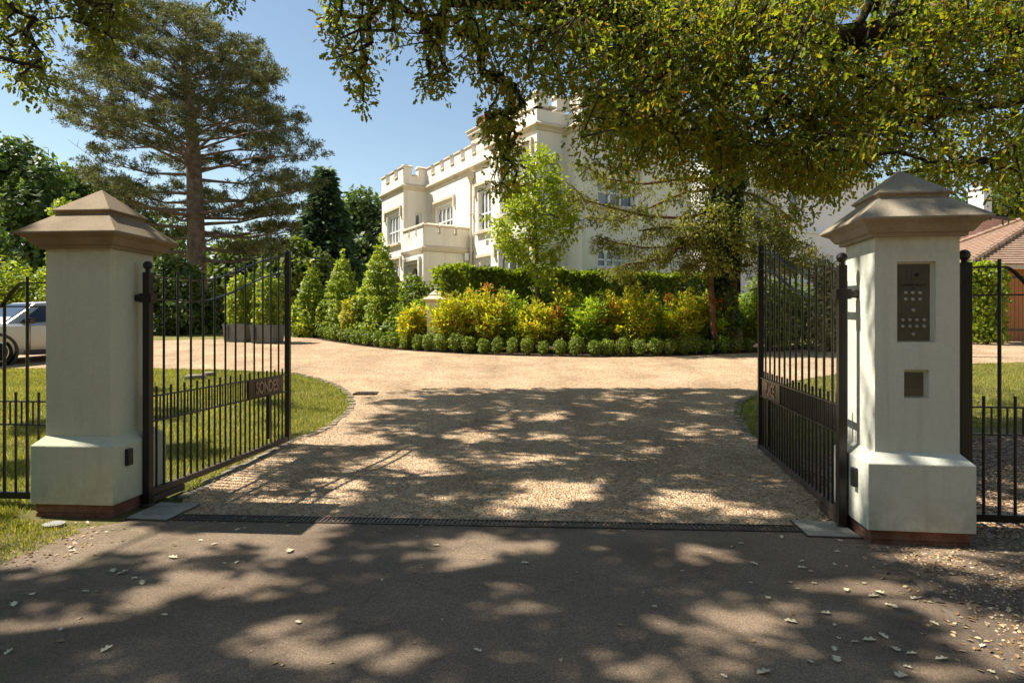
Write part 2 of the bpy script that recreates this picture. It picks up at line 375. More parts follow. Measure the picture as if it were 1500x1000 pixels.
M['tile'] = mk_tiles('clay_tiles', (.24, .145, .10), (.34, .225, .155), (.42, .29, .21))
M['tile_old'] = mk_tiles('old_clay_tiles', (.17, .085, .06), (.245, .13, .095), (.30, .17, .125))
M['bark'] = mat_noise('pine_bark', [(.25, (.11, .075, .055)), (.5, (.23, .165, .125)), (.8, (.34, .26, .20))], 4, .95, .1, fine=(30, .3), bmp=(10, 1., .12))
M['bark_dark'] = mat_noise('oak_bark', [(.3, (.028, .02, .013)), (.7, (.075, .055, .038))], 6, .95, .1, fine=(40, .3), bmp=(18, 1., .04))
M['bark_red'] = mat_noise('reddish_bark', [(.3, (.09, .045, .025)), (.7, (.20, .105, .06))], 5, .95, .1, fine=(30, .3), bmp=(16, 1., .05))
M['twig'] = mat_noise('grey_twig', [(.3, (.10, .075, .05)), (.7, (.22, .17, .12))], 6, .9, .1)
M['planter'] = mat_noise('grey_planter_paint', [(.3, (.15, .155, .15)), (.7, (.19, .195, .19))], 3, .6, .3)
M['car'] = mat_noise('silver_car_paint', [(.3, (.46, .44, .42)), (.7, (.49, .47, .45))], 3, .33, .5, .35)
M['tyre'] = mat_noise('tyre_rubber', [(.3, (.012, .012, .012)), (.7, (.02, .02, .02))], 10, .8, .2)
M['cladding'] = mat_noise('grey_cladding', [(.3, (.035, .035, .036)), (.7, (.05, .05, .05))], 10, .65, .3)
M['alloy'] = mat_noise('alloy_rim', [(.3, (.55, .55, .56)), (.7, (.65, .65, .66))], 10, .3, .5, .8)
M['lamp_glass'] = mat_noise('headlight_lens', [(.3, (.5, .52, .55)), (.7, (.6, .62, .65))], 6, .1, .6)
# leaves
M['oak'] = mat_leaf('oak_leaves', [(0, (.055, .080, .011)), (.4, (.112, .138, .019)), (.76, (.18, .185, .028)), (.93, (.18, .125, .026)), (1, (.21, .09, .024))], (2.6, 2.6, .8), .8, .56)
M['oak_left'] = mat_leaf('oak_leaves_green', [(0, (.055, .075, .014)), (.5, (.10, .12, .022)), (1, (.17, .165, .035))], (2.2, 2.2, .9), 1.3, .48)
M['pine'] = mat_leaf('pine_needles', [(0, (.05, .066, .028)), (.5, (.115, .128, .052)), (1, (.22, .21, .09))], (1.4, 1.4, .8), .9, .3, .6)
M['fir'] = mat_leaf('fir_needles', [(0, (.04, .078, .042)), (.5, (.075, .13, .06)), (1, (.13, .18, .075))], (1.3, 1.4, .8), .6, .25, .6)
M['wood_leaf'] = mat_leaf('woodland_leaves', [(0, (.06, .085, .016)), (.5, (.11, .145, .028)), (1, (.19, .215, .045))], (1.6, 1.8, .6), .45, .35)
M['wood_dark'] = mat_leaf('dark_woodland_leaves', [(0, (.05, .08, .024)), (.5, (.09, .135, .036)), (1, (.16, .20, .055))], (1.5, 1.7, .6), .45, .34)
M['lime'] = mat_leaf('lime_green_leaves', [(0, (.16, .23, .018)), (.5, (.27, .34, .026)), (1, (.40, .43, .045))], (1.5, 1.5, .6), 1.1, .45)
M['topiary'] = mat_leaf('bay_leaves', [(0, (.13, .20, .024)), (.5, (.24, .32, .034)), (.8, (.37, .42, .05)), (1, (.52, .52, .09))], (1.6, 1.6, .6), 1.6, .4)
M['golden'] = mat_leaf('golden_leaves', [(0, (.26, .27, .03)), (.5, (.42, .41, .05)), (1, (.55, .50, .08))], (1.4, 1.4, .6), 2., .4)
M['box'] = mat_leaf('box_leaves', [(0, (.10, .15, .02)), (.6, (.18, .235, .032)), (1, (.28, .32, .05))], (1.5, 1.6, .6), 3., .35)
M['hedge'] = mat_leaf('laurel_leaves', [(0, (.11, .17, .016)), (.5, (.20, .27, .024)), (1, (.34, .38, .04))], (1.5, 1.5, .6), .9, .4, .4, .4)
M['nandina'] = mat_leaf('feathery_leaves', [(0, (.18, .25, .023)), (.45, (.38, .43, .038)), (.8, (.52, .50, .048)), (.95, (.52, .33, .045)), (1, (.50, .13, .04))], (1.7, 1.6, .6), 1.6, .5)
M['nandina_green'] = mat_leaf('feathery_green_leaves', [(0, (.13, .24, .022)), (.5, (.25, .36, .033)), (1, (.42, .45, .045))], (1.6, 1.6, .6), 1.6, .5)
M['red_leaf'] = mat_leaf('red_leaves', [(0, (.34, .05, .025)), (.5, (.48, .09, .035)), (1, (.5, .2, .05))], (1.4, 1.1, .7), 2., .35)
M['ivy'] = mat_leaf('ivy_leaves', [(0, (.03, .048, .015)), (.6, (.065, .09, .026)), (1, (.12, .15, .04))], (1.4, 1.5, .6), 1.3, .25)
M['larch'] = mat_leaf('thin_conifer_leaves', [(0, (.10, .125, .025)), (.5, (.19, .20, .045)), (1, (.31, .28, .08))], (1.6, 1.6, .7), 1., .38)
M['variegated'] = mat_leaf('variegated_leaves', [(0, (.15, .17, .06)), (.5, (.28, .28, .13)), (1, (.45, .42, .24))], (1.2, 1.2, .8), 3., .3)
M['grass'] = mat_leaf('grass_blades', [(0, (.13, .17, .026)), (.5, (.25, .265, .05)), (.8, (.38, .34, .095)), (1, (.48, .39, .18))], (1.4, 1.4, .6), .7, .42)
M['dry_leaf'] = mat_leaf('fallen_leaves', [(0, (.50, .37, .20)), (.5, (.68, .58, .40)), (1, (.78, .72, .58))], (1., .9, .8), 3., .1)
M['litter'] = mat_leaf('leaf_litter', [(0, (.19, .105, .05)), (.5, (.36, .24, .13)), (1, (.54, .43, .29))], (1., .9, .8), 3., .1)

# ------------------------------------------------------------------ terrain and surfaces
def sheet(name, pts, mat, lift, label=None, step=.5, fine=True):
    bm = bmesh.new(); vs = [bm.verts.new((p[0], p[1], 0)) for p in pts]; f = bm.faces.new(vs)
    bmesh.ops.triangulate(bm, faces=[f])
    y0 = min(p[1] for p in pts); y1 = max(p[1] for p in pts); y = max(y0, 6.) + step * .5
    while y < min(y1, 40):
        g = bm.verts[:] + bm.edges[:] + bm.faces[:]
        bmesh.ops.bisect_plane(bm, geom=g, plane_co=(0, y, 0), plane_no=(0, 1, 0)); y += step
    for v in bm.verts: v.co.z = gz(v.co.y) + lift
    for q in bm.faces:
        q.normal_update()
        if q.normal.z < 0: q.normal_flip()
    me = bpy.data.meshes.new(name); bm.to_mesh(me); bm.free()
    return tag(link(name, me, mat, None), kind='structure')
sheet('ground', [(-260, -30), (260, -30), (260, 420), (-260, 420)], M['soil'], 0)
def gp(*a): return [tuple(G(x, y))[:2] for x, y in a]
DRL, DRR = (-2.62, 5.14), (2.16, 4.84)                 # ends of the drain line
LK = gp((268, 731), (330, 695), (425, 646), (455, 638), (485, 624), (508, 606), (517, 592), (512, 578), (495, 566), (470, 556))
RK = gp((1238, 752), (1165, 700), (1112, 650), (1090, 630), (1079, 608), (1080, 592), (1108, 577), (1170, 557))
LAWN_FAR = gp((430, 547), (330, 542), (200, 540), (60, 540))
HEDGE_PX = [(428, 489), (450, 494), (480, 500), (520, 506), (560, 511), (610, 515), (680, 519), (760, 522), (870, 524), (960, 523), (1040, 520), (1108, 517)]
HG = gp(*HEDGE_PX)
lawn_left = [DRL] + LK + LAWN_FAR + [(-22, 15.8)]
drive = [DRL] + LK + LAWN_FAR + [(-30, 15.8), (-30, 24.5)] + gp((230, 499), (330, 497), (410, 496)) + HG + gp((1240, 506), (1500, 499)) + [(26, 23.5), (26, 16)] + gp((1500, 531), (1300, 537)) + RK[::-1] + [DRR]
sheet('gravel_drive', drive, M['gravel'], .010)
road = [(-2.95, 5.06), (-3.12, 4.9), (-3.08, 4.3), (-3.2, 3.8), (-3.6, 3.3), (-6, 2.6), (-14, 1.9), (-40, 1.2), (-40, -7), (40, -9), (40, .6), (3.2, 1.6), (2.13, 2.4), (2.12, 2.77), (2.47, 4.5), (2.52, 4.76), DRR[:2], DRL[:2]]
sheet('road', road, M['asphalt'], .012)
sheet('verge', [(2.2, 2.6), (3.3, 1.8), (14, 1.0), (20, 6), (13, 9.2), (9, 9.4), (6, 8.6), (4.4, 7.9), (3.2, 7.5), (2.62, 5.1), (2.54, 4.7), (2.47, 4.4)], M['verge'], .006)
bed = [HG[0]] + HG + [(11, 24), (6, 27), (-3, 25), (-8, 28)]
sheet('flower_bed', HG + [(9.5, 20.5), (9, 24), (-4, 24.5), (-8.4, 26.5)], M['bed'], .016)
sheet('path', [(12.3, 9.6), (30, 11.2), (30, 12.0), (12.0, 10.3), (9.2, 9.9), (9.3, 9.4)], M['gravel'], .011)

# kerb setts along both edges of the drive, and the flush ribbon beside the tarmac
def setts(name, pts, w, l0, mat, lift=.02, wob=.012):
    mb = MB(); pts = [Vector((p[0], p[1], 0)) for p in pts]
    for a, b in zip(pts, pts[1:]):
        L = (b - a).length; e = (b - a).normalized(); s = 0
        while s < L - .04:
            l = min(l0 * random.uniform(.75, 1.3), L - s); c = a + e * (s + l / 2)
            c += Vector((-e.y, e.x, 0)) * random.uniform(-wob, wob)
            top = gz(c.y) + lift + random.uniform(-.006, .008)
            ang = random.uniform(-.05, .05); ee = (e.x * math.cos(ang) - e.y * math.sin(ang), e.x * math.sin(ang) + e.y * math.cos(ang))
            mb.box((c.x, c.y, top - .06), (l - .012, w * random.uniform(.85, 1.05), .12), ee); s += l
    return tag(mb.build(name, mat, None, bevel=.008), kind='structure')
setts('kerb', LK + LAWN_FAR[:1], .11, .19, M['stone_sett'], .019, .02)
setts('kerb_stones', RK, .11, .19, M['stone_sett'], .018, .02)
setts('kerb_ribbon', [(2.52, 4.50), (2.16, 2.76), (2.17, 2.2)], .05, .42, M['ribbon'], .016, .006)

# ------------------------------------------------------------------ gate pillars
def panel(mb, a, b, z0, z1, ops, depth, out):
    """wall face from a to b (left to right seen from outside) with recessed openings [(s0,s1,za,zb)]"""
    a = Vector((a[0], a[1], 0)); b = Vector((b[0], b[1], 0)); e = (b - a).normalized(); L = (b - a).length; o = Vector((out[0], out[1], 0))
    xs = sorted({0, L} | {q for op in ops for q in op[:2]}); zs = sorted({z0, z1} | {q for op in ops for q in op[2:4]})
    pt = lambda s, z, d=0: a + e * s - o * d + Vector((0, 0, z))
    for i in range(len(xs) - 1):
        for j in range(len(zs) - 1):
            mx, mz = (xs[i] + xs[i + 1]) / 2, (zs[j] + zs[j + 1]) / 2
            if any(p[0] < mx < p[1] and p[2] < mz < p[3] for p in ops): continue
            mb.quad(pt(xs[i], zs[j]), pt(xs[i + 1], zs[j]), pt(xs[i + 1], zs[j + 1]), pt(xs[i], zs[j + 1]))
    for s0, s1, za, zb in [p[:4] for p in ops]:
        mb.quad(pt(s0, za), pt(s0, zb), pt(s0, zb, depth), pt(s0, za, depth)); mb.quad(pt(s1, za), pt(s1, za, depth), pt(s1, zb, depth), pt(s1, zb))
        mb.quad(pt(s0, zb), pt(s1, zb), pt(s1, zb, depth), pt(s0, zb, depth)); mb.quad(pt(s0, za), pt(s0, za, depth), pt(s1, za, depth), pt(s1, za))
    return pt
CAP = [(.285, 2.128), (.31, 2.128), (.312, 2.15), (.335, 2.156), (.350, 2.178), (.368, 2.205), (.392, 2.218), (.421, 2.236), (.421, 2.25), (.235, 2.405), (.222, 2.41), (.226, 2.428), (.245, 2.436), (.245, 2.447), (.004, 2.65)]
CAP2 = [(w, z) for w, z in CAP]
def pillar(x, y, yaw, label, capmat, wallmat, recesses=None):
    r = thing('gate_pillar', label, 'gate pillar', (x, y, 0)); c = (x, y)
    a = Vector((math.cos(yaw), -math.sin(yaw), 0)); b = Vector((math.sin(yaw), math.cos(yaw), 0)); C = Vector((x, y, 0))
    br = MB()
    for k, (z0, z1) in enumerate(((-.12, .035), (.043, .113))):
        br.square(c, yaw, [(.318, z0), (.318, z1)])
    br.square(c, yaw, [(.311, -.1), (.311, .114)]); br.build('brick_base', M['brick'], r, bevel=.004)
    MB().square(c, yaw, [(.343, .112), (.343, .565), (.340, .572), (.276, .636), (.2725, .640)]).build('plinth', wallmat, r, bevel=.004)
    w = .2725
    if not recesses:
        MB().square(c, yaw, [(w, .638), (w, 2.132)]).build('shaft', wallmat, r, bevel=.004)
        pt = None
    else:
        mb = MB(); q = [C + a * (i * w) + b * (j * w) for i, j in ((-1, -1), (1, -1), (1, 1), (-1, 1))]
        pt = panel(mb, q[0], q[1], .638, 2.132, recesses, .03, -b)
        for i, j in ((1, 2), (2, 3), (3, 0)):
            panel(mb, q[i], q[j], .638, 2.132, [], .03, (0, 0))
        mb.build('shaft', wallmat, r)
    MB().square(c, yaw, CAP).build('cap', capmat, r, bevel=.003)
    return r, a, b, C, pt
LYAW, RYAW = .0838, .1346
pl, la, lb, LC, _ = pillar(-3.432, 5.486, LYAW, 'pale green rendered gate pillar with warm brown stone cap left of the drive', M['capstone'], M['render'])
w = .2725; RC0 = Vector((2.832, 4.794, 0)); ra_ = Vector((math.cos(RYAW), -math.sin(RYAW), 0)); rb_ = Vector((math.sin(RYAW), math.cos(RYAW), 0))
q0 = RC0 - ra_ * w - rb_ * w
def rs(px): return on(px, q0, ra_)
def rzz(px, py): s = rs(px); return hx(py, (q0 + ra_ * s).y)
REC = [(rs(1314), rs(1371), rzz(1340, 501), rzz(1340, 383)), (rs(1324.5), rs(1361), rzz(1340, 583), rzz(1340, 541))]
pr, ra, rb, RC, rpt = pillar(2.832, 4.794, RYAW, 'white rendered gate pillar with grey stone cap holding the entry keypad', M['capstone_grey'], M['render_w'], REC)
o_ = -rb
# intercom in its recess
mb = MB(); s0, s1, za, zb = REC[0]
mb.hexa([rpt(s0, z, d) for z, d in ((za, .03), (za, .045))] + [rpt(s1, z, d) for z, d in ((za, .045), (za, .03))], [rpt(s0, z, d) for z, d in ((zb, .03), (zb, .045))] + [rpt(s1, z, d) for z, d in ((zb, .045), (zb, .03))])
mb.build('recess_back', M['render_w'], pr)
a0, a1, b0, b1 = rs(1317.5), rs(1364.5), rzz(1340, 499), rzz(1340, 386.5)
def slab(s0, s1, za, zb, d0, d1):
    return MB().hexa([rpt(s0, za, d0), rpt(s1, za, d0), rpt(s1, za, d1), rpt(s0, za, d1)], [rpt(s0, zb, d0), rpt(s1, zb, d0), rpt(s1, zb, d1), rpt(s0, zb, d1)])
ip = slab(a0, a1, b0, b1, .022, .029).build('intercom_panel', M['steel_dark'], pr, bevel=.001)
def dot(px, py, r, d=.022, mat='steel', name='button', dome=.006):
    c = rpt(rs(px), rzz(px, py), d + .0005)
    return MB().lathe(c, [(r, -.001), (r, .002), (r * .75, dome * .8), (r * .3, dome)], 14, o_).build(name, M[mat], ip, True)
for py in (428.2, 437.8):
    for px in (1329, 1339.2, 1350): dot(px, py, .0115)
dot(1340, 454, .0115)
for py in (468.3, 477.7):
    for px in (1324.4, 1335, 1345.3, 1356): dot(px, py, .0115)
dot(1340, 489.3, .0115)
dot(1345.3, 402.5, .016, mat='black', name='camera_lens', dome=.004)
mb = MB()
for px in (1330.5, 1337):
    for k in range(7):
        c = rpt(rs(px), rzz(px, 396.5 + k * 2.1), .0215); mb.box(c, (.010, .002, .004), (ra.x, ra.y))
for px, py in ((1340.5, 396.5), (1350.5, 396.5), (1340.5, 409), (1350.5, 409)): mb.box(rpt(rs(px), rzz(px, py), .0215), (.007, .002, .007), (ra.x, ra.y))
mb.box(rpt(rs(1340.3), rzz(1340, 421.5), .0215), (.012, .002, .010), (ra.x, ra.y))
mb.build('speaker_slot', M['black'], ip)
def lettering(txt, size, mat, parent, origin, ex, up, ext=.002, name='lettering', sx=.85, offset=0.):
    cu = bpy.data.curves.new(name, 'FONT'); cu.body = txt; cu.size = size; cu.extrude = ext; cu.align_x = 'CENTER'; cu.align_y = 'CENTER'; cu.offset = offset
    cu.materials.append(mat); o = bpy.data.objects.new(name, cu); COL.objects.link(o); o.parent = parent
    ex = Vector(ex).normalized(); up = Vector(up).normalized(); nz = ex.cross(up)
    dg = bpy.context.evaluated_depsgraph_get(); me = bpy.data.meshes.new_from_object(o.evaluated_get(dg)); me.name = name; bpy.data.objects.remove(o)
    m = Matrix((ex * sx, up, nz)).transposed().to_4x4(); m.translation = Vector(origin) - root_loc(parent); me.transform(m)
    if not me.materials: me.materials.append(mat)
    o = bpy.data.objects.new(name, me); COL.objects.link(o); o.parent = parent
    return o
lettering('SONDES PLACE', .026, M['black'], ip, rpt(rs(1340.5), rzz(1340, 417.3), .0205), ra, (0, 0, 1), .0008)
s0, s1, za, zb = REC[1]
slab(s0, s1, za, zb, .0302, .045).build('recess_back', M['render_w'], pr)
kp = slab(rs(1327), rs(1355), rzz(1340, 580.5), rzz(1340, 545.5), .020, .029).build('keypad', M['steel_dark'], pr, bevel=.002)
mb = MB()
for i in range(3):
    for j in range(4):
        px, py = 1333.5 + i * 7.5, 551.5 + j * 7.4; mb.box(rpt(rs(px), rzz(px, py), .0195), (.021, .002, .019), (ra.x, ra.y))
mb.build('key', M['steel_dark'], kp, bevel=.001)
# photocells on the plinth sides facing the drive
def cell(C, side, a, b, off, z, parent):
    c = C + a * (side * (.343 + .016)) + b * off + Vector((0, 0, z))
    MB().box(c, (.034, .062, .135), (a.x, a.y)).build('photocell', M['black'], parent, bevel=.006)
cell(LC, 1, la, lb, -.17, .46, pl); cell(RC, -1, ra, rb, -.135, .43, pr)

# ------------------------------------------------------------------ gates
def gate(H, yaw, Lg, word, side, label, sign_s):
    """H hinge foot, leaf swings along yaw; side = +1 when the drive lies to the right of the leaf"""
    g = thing('metal_gate', label, 'gate', (H[0], H[1], 0))
    e = Vector((math.sin(yaw), math.cos(yaw), 0)); n = Vector((e.y, -e.x, 0)) * side; H = Vector((H[0], H[1], 0)); E = (e.x, e.y)
    pt = lambda s, z, d=0: H + e * s + n * d + Vector((0, 0, z))
    def topz(s):
        t = min(max((s - .6) / (Lg - .57), 0), 1); return 1.945 + .435 * t * t * (3 - 2 * t)
    mb = MB().box(pt(0, 1.0), (.06, .06, 1.93), E); mb.lathe(pt(0, 1.965), [(.02, 0), (.022, .012), (.018, .02), (.034, .038), (.04, .056), (.034, .076), (.02, .09), (.004, .094)], 16)
    mb.build('hinge_stile', M['iron'], g, bevel=.003)
    mb = MB().box(pt(Lg, (.09 + 2.43) / 2), (.06, .06, 2.34), E); mb.square((pt(Lg, 0).x, pt(Lg, 0).y), yaw, [(.031, 2.43), (.031, 2.445), (.015, 2.468)])
    mb.build('meeting_stile', M['iron'], g, bevel=.003)
    MB().box(pt(Lg / 2, .112), (Lg - .062, .046, .055), E).build('bottom_rail', M['iron_dusty'], g, bevel=.003)
    MB().box(pt(.26, .052), (.46, .05, .055), E).build('hinge_arm', M['iron_dusty'], g, bevel=.003)
    N = 40
    for dz in (0, -.2):
        MB().bar([pt(.031 + (Lg - .062) * k / N, topz(.031 + (Lg - .062) * k / N) + dz) for k in range(N + 1)], .034, .011).build('top_rail', M['iron'], g)
    for z in (.92, .71): MB().box(pt(Lg / 2, z), (Lg - .062, .034, .011), E).build('middle_rail', M['iron'], g)
    nb = 12; st = (Lg - .27) / nb
    for k in range(nb):
        s = .215 + st * k; h = topz(s) + .055
        MB().tube([pt(s, .139), pt(s, h)], .0105, 10).build('tall_bar', M['iron'], g, True)
    s_sign = sign_s
    for k in range(nb + 1):
        s = .215 + st * (k - .5)
        blocked = s_sign[0] < s < s_sign[1]
        if blocked:
            MB().tube([pt(s, .139), pt(s, .70)], .0105, 10).build('short_bar', M['iron'], g, True)
            MB().tube([pt(s, .926), pt(s, 1.0)], .0105, 10).build('short_bar', M['iron'], g, True)
        else: MB().tube([pt(s, .139), pt(s, 1.0)], .0105, 10).build('short_bar', M['iron'], g, True)
    for k in range(2 * nb + 1):
        s = .215 + st * (k / 2 - .25) - st * .5
        if s < .05 or s > Lg - .06 or s_sign[0] - .01 < s < s_sign[1] + .01: continue
        MB().box(pt(s, .815), (.009, .009, .196), E).build('infill_bar', M['iron'], g)
    sm = (s_sign[0] + s_sign[1]) / 2
    pn = MB().box(pt(sm, .815, .0), (s_sign[1] - s_sign[0], .03, .196), E).build('name_plate', M['iron'], g, bevel=.002)
    ex = e if side > 0 else -e
    # seen from the drive the word runs towards the right of whoever faces the leaf
    exr = Vector((0, 0, 1)).cross(n)
    lettering(word, .185, M['letter_highlight'], pn, pt(sm, .815, .019), exr, (0, 0, 1), .004, sx=.80 if word == 'SONDES' else .82, offset=.006)
    # drop bolt
    MB().box(pt(sm + .02, .46, .025), (.045, .03, .5), E).build('drop_bolt', M['iron'], g, bevel=.003)
    return g, pt, e, n
LH, RH = (-3.055, 5.50), (2.456, 4.88)
gl, lpt, le, ln = gate(LH, math.radians(5.2), 2.72, 'SONDES', 1, 'open black metal gate leaf on the left pillar, nameplate starting with S', (1.70, 2.56))
gr, gpt, ge, gn = gate(RH, math.radians(9.3), 2.84, 'PLACE', -1, 'open black metal gate leaf beside the keypad pillar, seen nearly edge on', (1.86, 2.70))
for root, pt, C, a, sd in ((gl, lpt, LC, la, 1), (gr, gpt, RC, ra, -1)):
    for z in (1.75,):
        c = pt(0, z); w0 = C + a * (sd * .2725); wall = c - a * sd * ((c - w0).dot(a * sd)) ; wall.z = z
        m = MB().tube([wall - a * sd * .002, wall.lerp(c, .45)], .03, 12); m.tube([wall.lerp(c, .45), c], .017, 10); m.box(c, (.11, .085, .075), (a.x, a.y))
        m.build('hinge', M['iron'], root, bevel=.003)
    c = pt(0, .035); MB().lathe(pt(0, .0), [(.055, .005), (.055, .02), (.03, .03), (.03, .06)], 14).build('pivot', M['iron_dusty'], root)

# ------------------------------------------------------------------ fences
def fence(C, e, s_start, posts, name_label, first_tall, n_tall, z_off, end_post):
    """level top section then a scoop down to a lower run"""
    r = thing('metal_fence', name_label, 'fence', (C.x + e.x * s_start, C.y + e.y * s_start, 0)); E = (e.x, e.y)
    pt = lambda s, z: C + e * s + Vector((0, 0, z))
    sp = .208; Lf = 3.4
    if end_post is not None:
        m = MB().box(pt(end_post, 1.02), (.074, .074, 1.9), E)
        m.lathe(pt(end_post, 1.97), [(.022, 0), (.022, .012), (.02, .018), (.036, .034), (.042, .054), (.036, .076), (.02, .09), (.004, .094)], 16).build('post', M['iron'], r, bevel=.003)
        st = end_post + .037
    else: st = s_start
    sc0 = first_tall + .035; sc1 = sc0 + .20
    MB().box(pt((st + sc0) / 2, 1.935 + z_off), (sc0 - st, .034, .011), E).build('top_rail', M['iron'], r)
    pts = [pt(sc0 + (sc1 - sc0) * k / 12, 1.935 + z_off - (.20) * (1 - math.cos(math.pi / 2 * k / 12)) ** .8 - .0) for k in range(13)]
    MB().bar(pts, .036, .012).build('scoop_rail', M['iron'], r)
    end = s_start + Lf
    for z in (1.735, .93, .735): MB().box(pt((st + end) / 2, z + z_off), (end - st, .032, .011), E).build('rail', M['iron'], r)
    MB().box(pt((st + end) / 2, .135 + z_off), (end - st, .036, .055), E).build('bottom_rail', M['iron'], r, bevel=.002)
    k = 0
    while first_tall + k * sp < end:
        s = first_tall + k * sp; h = 1.99 if k == 0 else 1.79
        MB().tube([pt(s, .16 + z_off), pt(s, h + z_off)], .0125, 10).build('tall_bar', M['iron'], r, True)
        for off in (-.5, .5) if k == 0 else (.5,):
            if s + off * sp > st: MB().tube([pt(s + off * sp, .16 + z_off), pt(s + off * sp, 1.01 + z_off)], .0105, 10).build('short_bar', M['iron'], r, True)
        for off in (-.25, .25, .75) if k == 0 else (.25, .75):
            if s + off * sp > st and s + off * sp < end: MB().box(pt(s + off * sp, .833 + z_off), (.010, .010, .184), E).build('infill_bar', M['iron'], r)
        k += 1
    return r
fence(RC, ra, .36, None, 'black metal fence with a ball-topped post right of the keypad pillar', on(1464, RC, ra), 14, 0, on(1412.5, RC, ra))
LB = LC + lb * .02
fence(LB, -la, .28, None, 'black metal fence running left from the green pillar in front of the car', on(40, LB, -la), 14, -.055, None)

# ------------------------------------------------------------------ small things on the ground by the gates
def plate(px, label):
    pts = [G(*p) for p in px]; c = sum(pts, Vector()) / 4; r = thing('cover_plate', label, 'metal plate', (c.x, c.y, 0))
    MB().hexa([Vector((p.x, p.y, -.03)) for p in pts], [Vector((p.x, p.y, .026)) for p in pts]).build('plate', M['plate'], r, bevel=.003)
    q = [c.lerp(p, 1.03) for p in pts]
    m = MB()
    for i in range(4):
        a, b = q[i], q[(i + 1) % 4]; d = (b - a).normalized(); m.box(((a.x + b.x) / 2, (a.y + b.y) / 2, -.01), ((b - a).length, .012, .06), (d.x, d.y))
    m.build('rim', M['iron_dusty'], r)
plate([(186, 762), (243, 765), (291, 742), (236, 739)], 'flat metal gate motor cover at the foot of the green pillar')
plate([(1159, 765), (1184, 788), (1262, 791), (1228, 768)], 'pale metal gate motor cover beside the keypad pillar')
dl, dr = Vector((*DRL, 0)), Vector((*DRR, 0)); de = (dr - dl).normalized(); dn = Vector((-de.y, de.x, 0)); DL = (dr - dl).length
r = thing('drain_channel', 'slotted metal drain channel across the drive between the gates', 'drain', ((dl + dr) / 2)[:])
m = MB()
for o in (-.068, .068): m.box((dl + dr) / 2 + dn * o + Vector((0, 0, -.02)), (DL, .016, .084), (de.x, de.y))
m.build('frame', M['iron_dusty'], r)
MB().box((dl + dr) / 2 + Vector((0, 0, -.015)), (DL, .118, .03), (de.x, de.y)).build('channel', M['black'], r)
m = MB(); k = 0
while k * .034 < DL:
    m.box(dl + de * (k * .034) + Vector((0, 0, .009)), (.017, .119, .022), (de.x, de.y)); k += 1
m.build('grating', M['iron_dusty'], r)
c = G(79, 771)
r = thing('metal_lid', 'round metal lid in the grass before the green pillar', 'metal lid', (c.x, c.y, 0))  # flat round metal lid in the ground, not a lamp
MB().lathe((c.x, c.y, 0), [(.07, -.05), (.07, .012), (.075, .02), (.074, .026), (.055, .027)], 24).build('rim', M['plate'], r, True)
MB().lathe((c.x, c.y, 0), [(.054, .0), (.054, .029), (.03, .032)], 20).build('lens', M['flag'], r, True)  # pale disc closing the lid
c = G(536, 577)
r = thing('drain_cover', 'small iron drain grate set in the gravel by the lawn corner', 'drain cover', c[:])
MB().box((c.x, c.y, c.z + .005), (.42, .34, .05), (1, .05)).build('frame', M['iron_dusty'], r, bevel=.003)
m = MB()
for k in range(7): m.box((c.x - .15 + k * .05, c.y, c.z + .031), (.026, .28, .012), (1, .05))
m.build('grate', M['black'], r)
for k, (px, py, sx, lab) in enumerate(((285, 555, .48, 'flat grey stone lying on the lawn, seen through the left gate'), (305, 551, .30, 'smaller grey stone behind the flat one on the lawn'))):
    c = G(px, py); rr = random.Random(k); m = MB(); n = 9
    R = [[(c.x + math.cos(2 * math.pi * i / n) * sx * .5 * q * (1 + .25 * math.sin(i * 2.3 + k)), c.y + math.sin(2 * math.pi * i / n) * sx * .33 * q, c.z + z) for i in range(n)] for q, z in ((1, -.03), (1.02, .04), (.85, .085), (.4, .10))]
    tag(m.rings(R).build('garden_stone', M['stone_sett'], None, True), lab, 'stone')

# ------------------------------------------------------------------ the mansion
ang = math.radians(30.7); U = Vector((-math.sin(ang), math.cos(ang), 0)); V_ = Vector((math.cos(ang), math.sin(ang), 0))
H0 = Vector((PX(700, 32), 32, 0)); Z0 = 1.25
J1 = H0 + U * on(624.5, H0, U); B1 = J1 - V_ * on(591, J1, -V_); B0 = B1 + U * on(559.5, B1, U)
Q0 = H0 + U * on(689, H0, U); Q1 = Q0 - V_ * on(620, Q0, -V_); Q2 = Q1 + U * on(591, Q1, U)
TB = H0 - V_ * 1.0; TL = TB + U * on(719, TB, U); TR = TB + U * on(786.5, TB, U)
TS = TR + V_ * on(831, TR, V_); WF = TS - U * on(853, TS, -U); WE = WF + V_ * on(1012, WF, V_)
MJ = TL + V_ * 1.0
ZC = 9.45; ZP = 10.05; ZM = 10.5
house = thing('mansion', 'large cream stuccoed mansion with battlements behind the clipped hedge', 'mansion', (H0.x, H0.y, Z0))
def outn(a, b): e = (b - a).normalized(); return Vector((e.y, -e.x, 0))
def mitre(ch, o):
    res = []
    for i, p in enumerate(ch):
        ns = []
        if i: ns.append(outn(ch[i - 1], p))
        if i < len(ch) - 1: ns.append(outn(p, ch[i + 1]))
        if len(ns) == 1: res.append(p + ns[0] * o)
        else:
            s = ns[0] + ns[1]; res.append(p + s * (o / (1 + ns[0].dot(ns[1]))))
    return res
def sweep(mb, ch, prof):
    rows = [[q + Vector((0, 0, z)) for q in mitre(ch, o)] for o, z in prof]
    for i in range(len(rows) - 1):
        for j in range(len(ch) - 1): mb.quad(rows[i][j], rows[i][j + 1], rows[i + 1][j + 1], rows[i + 1][j])
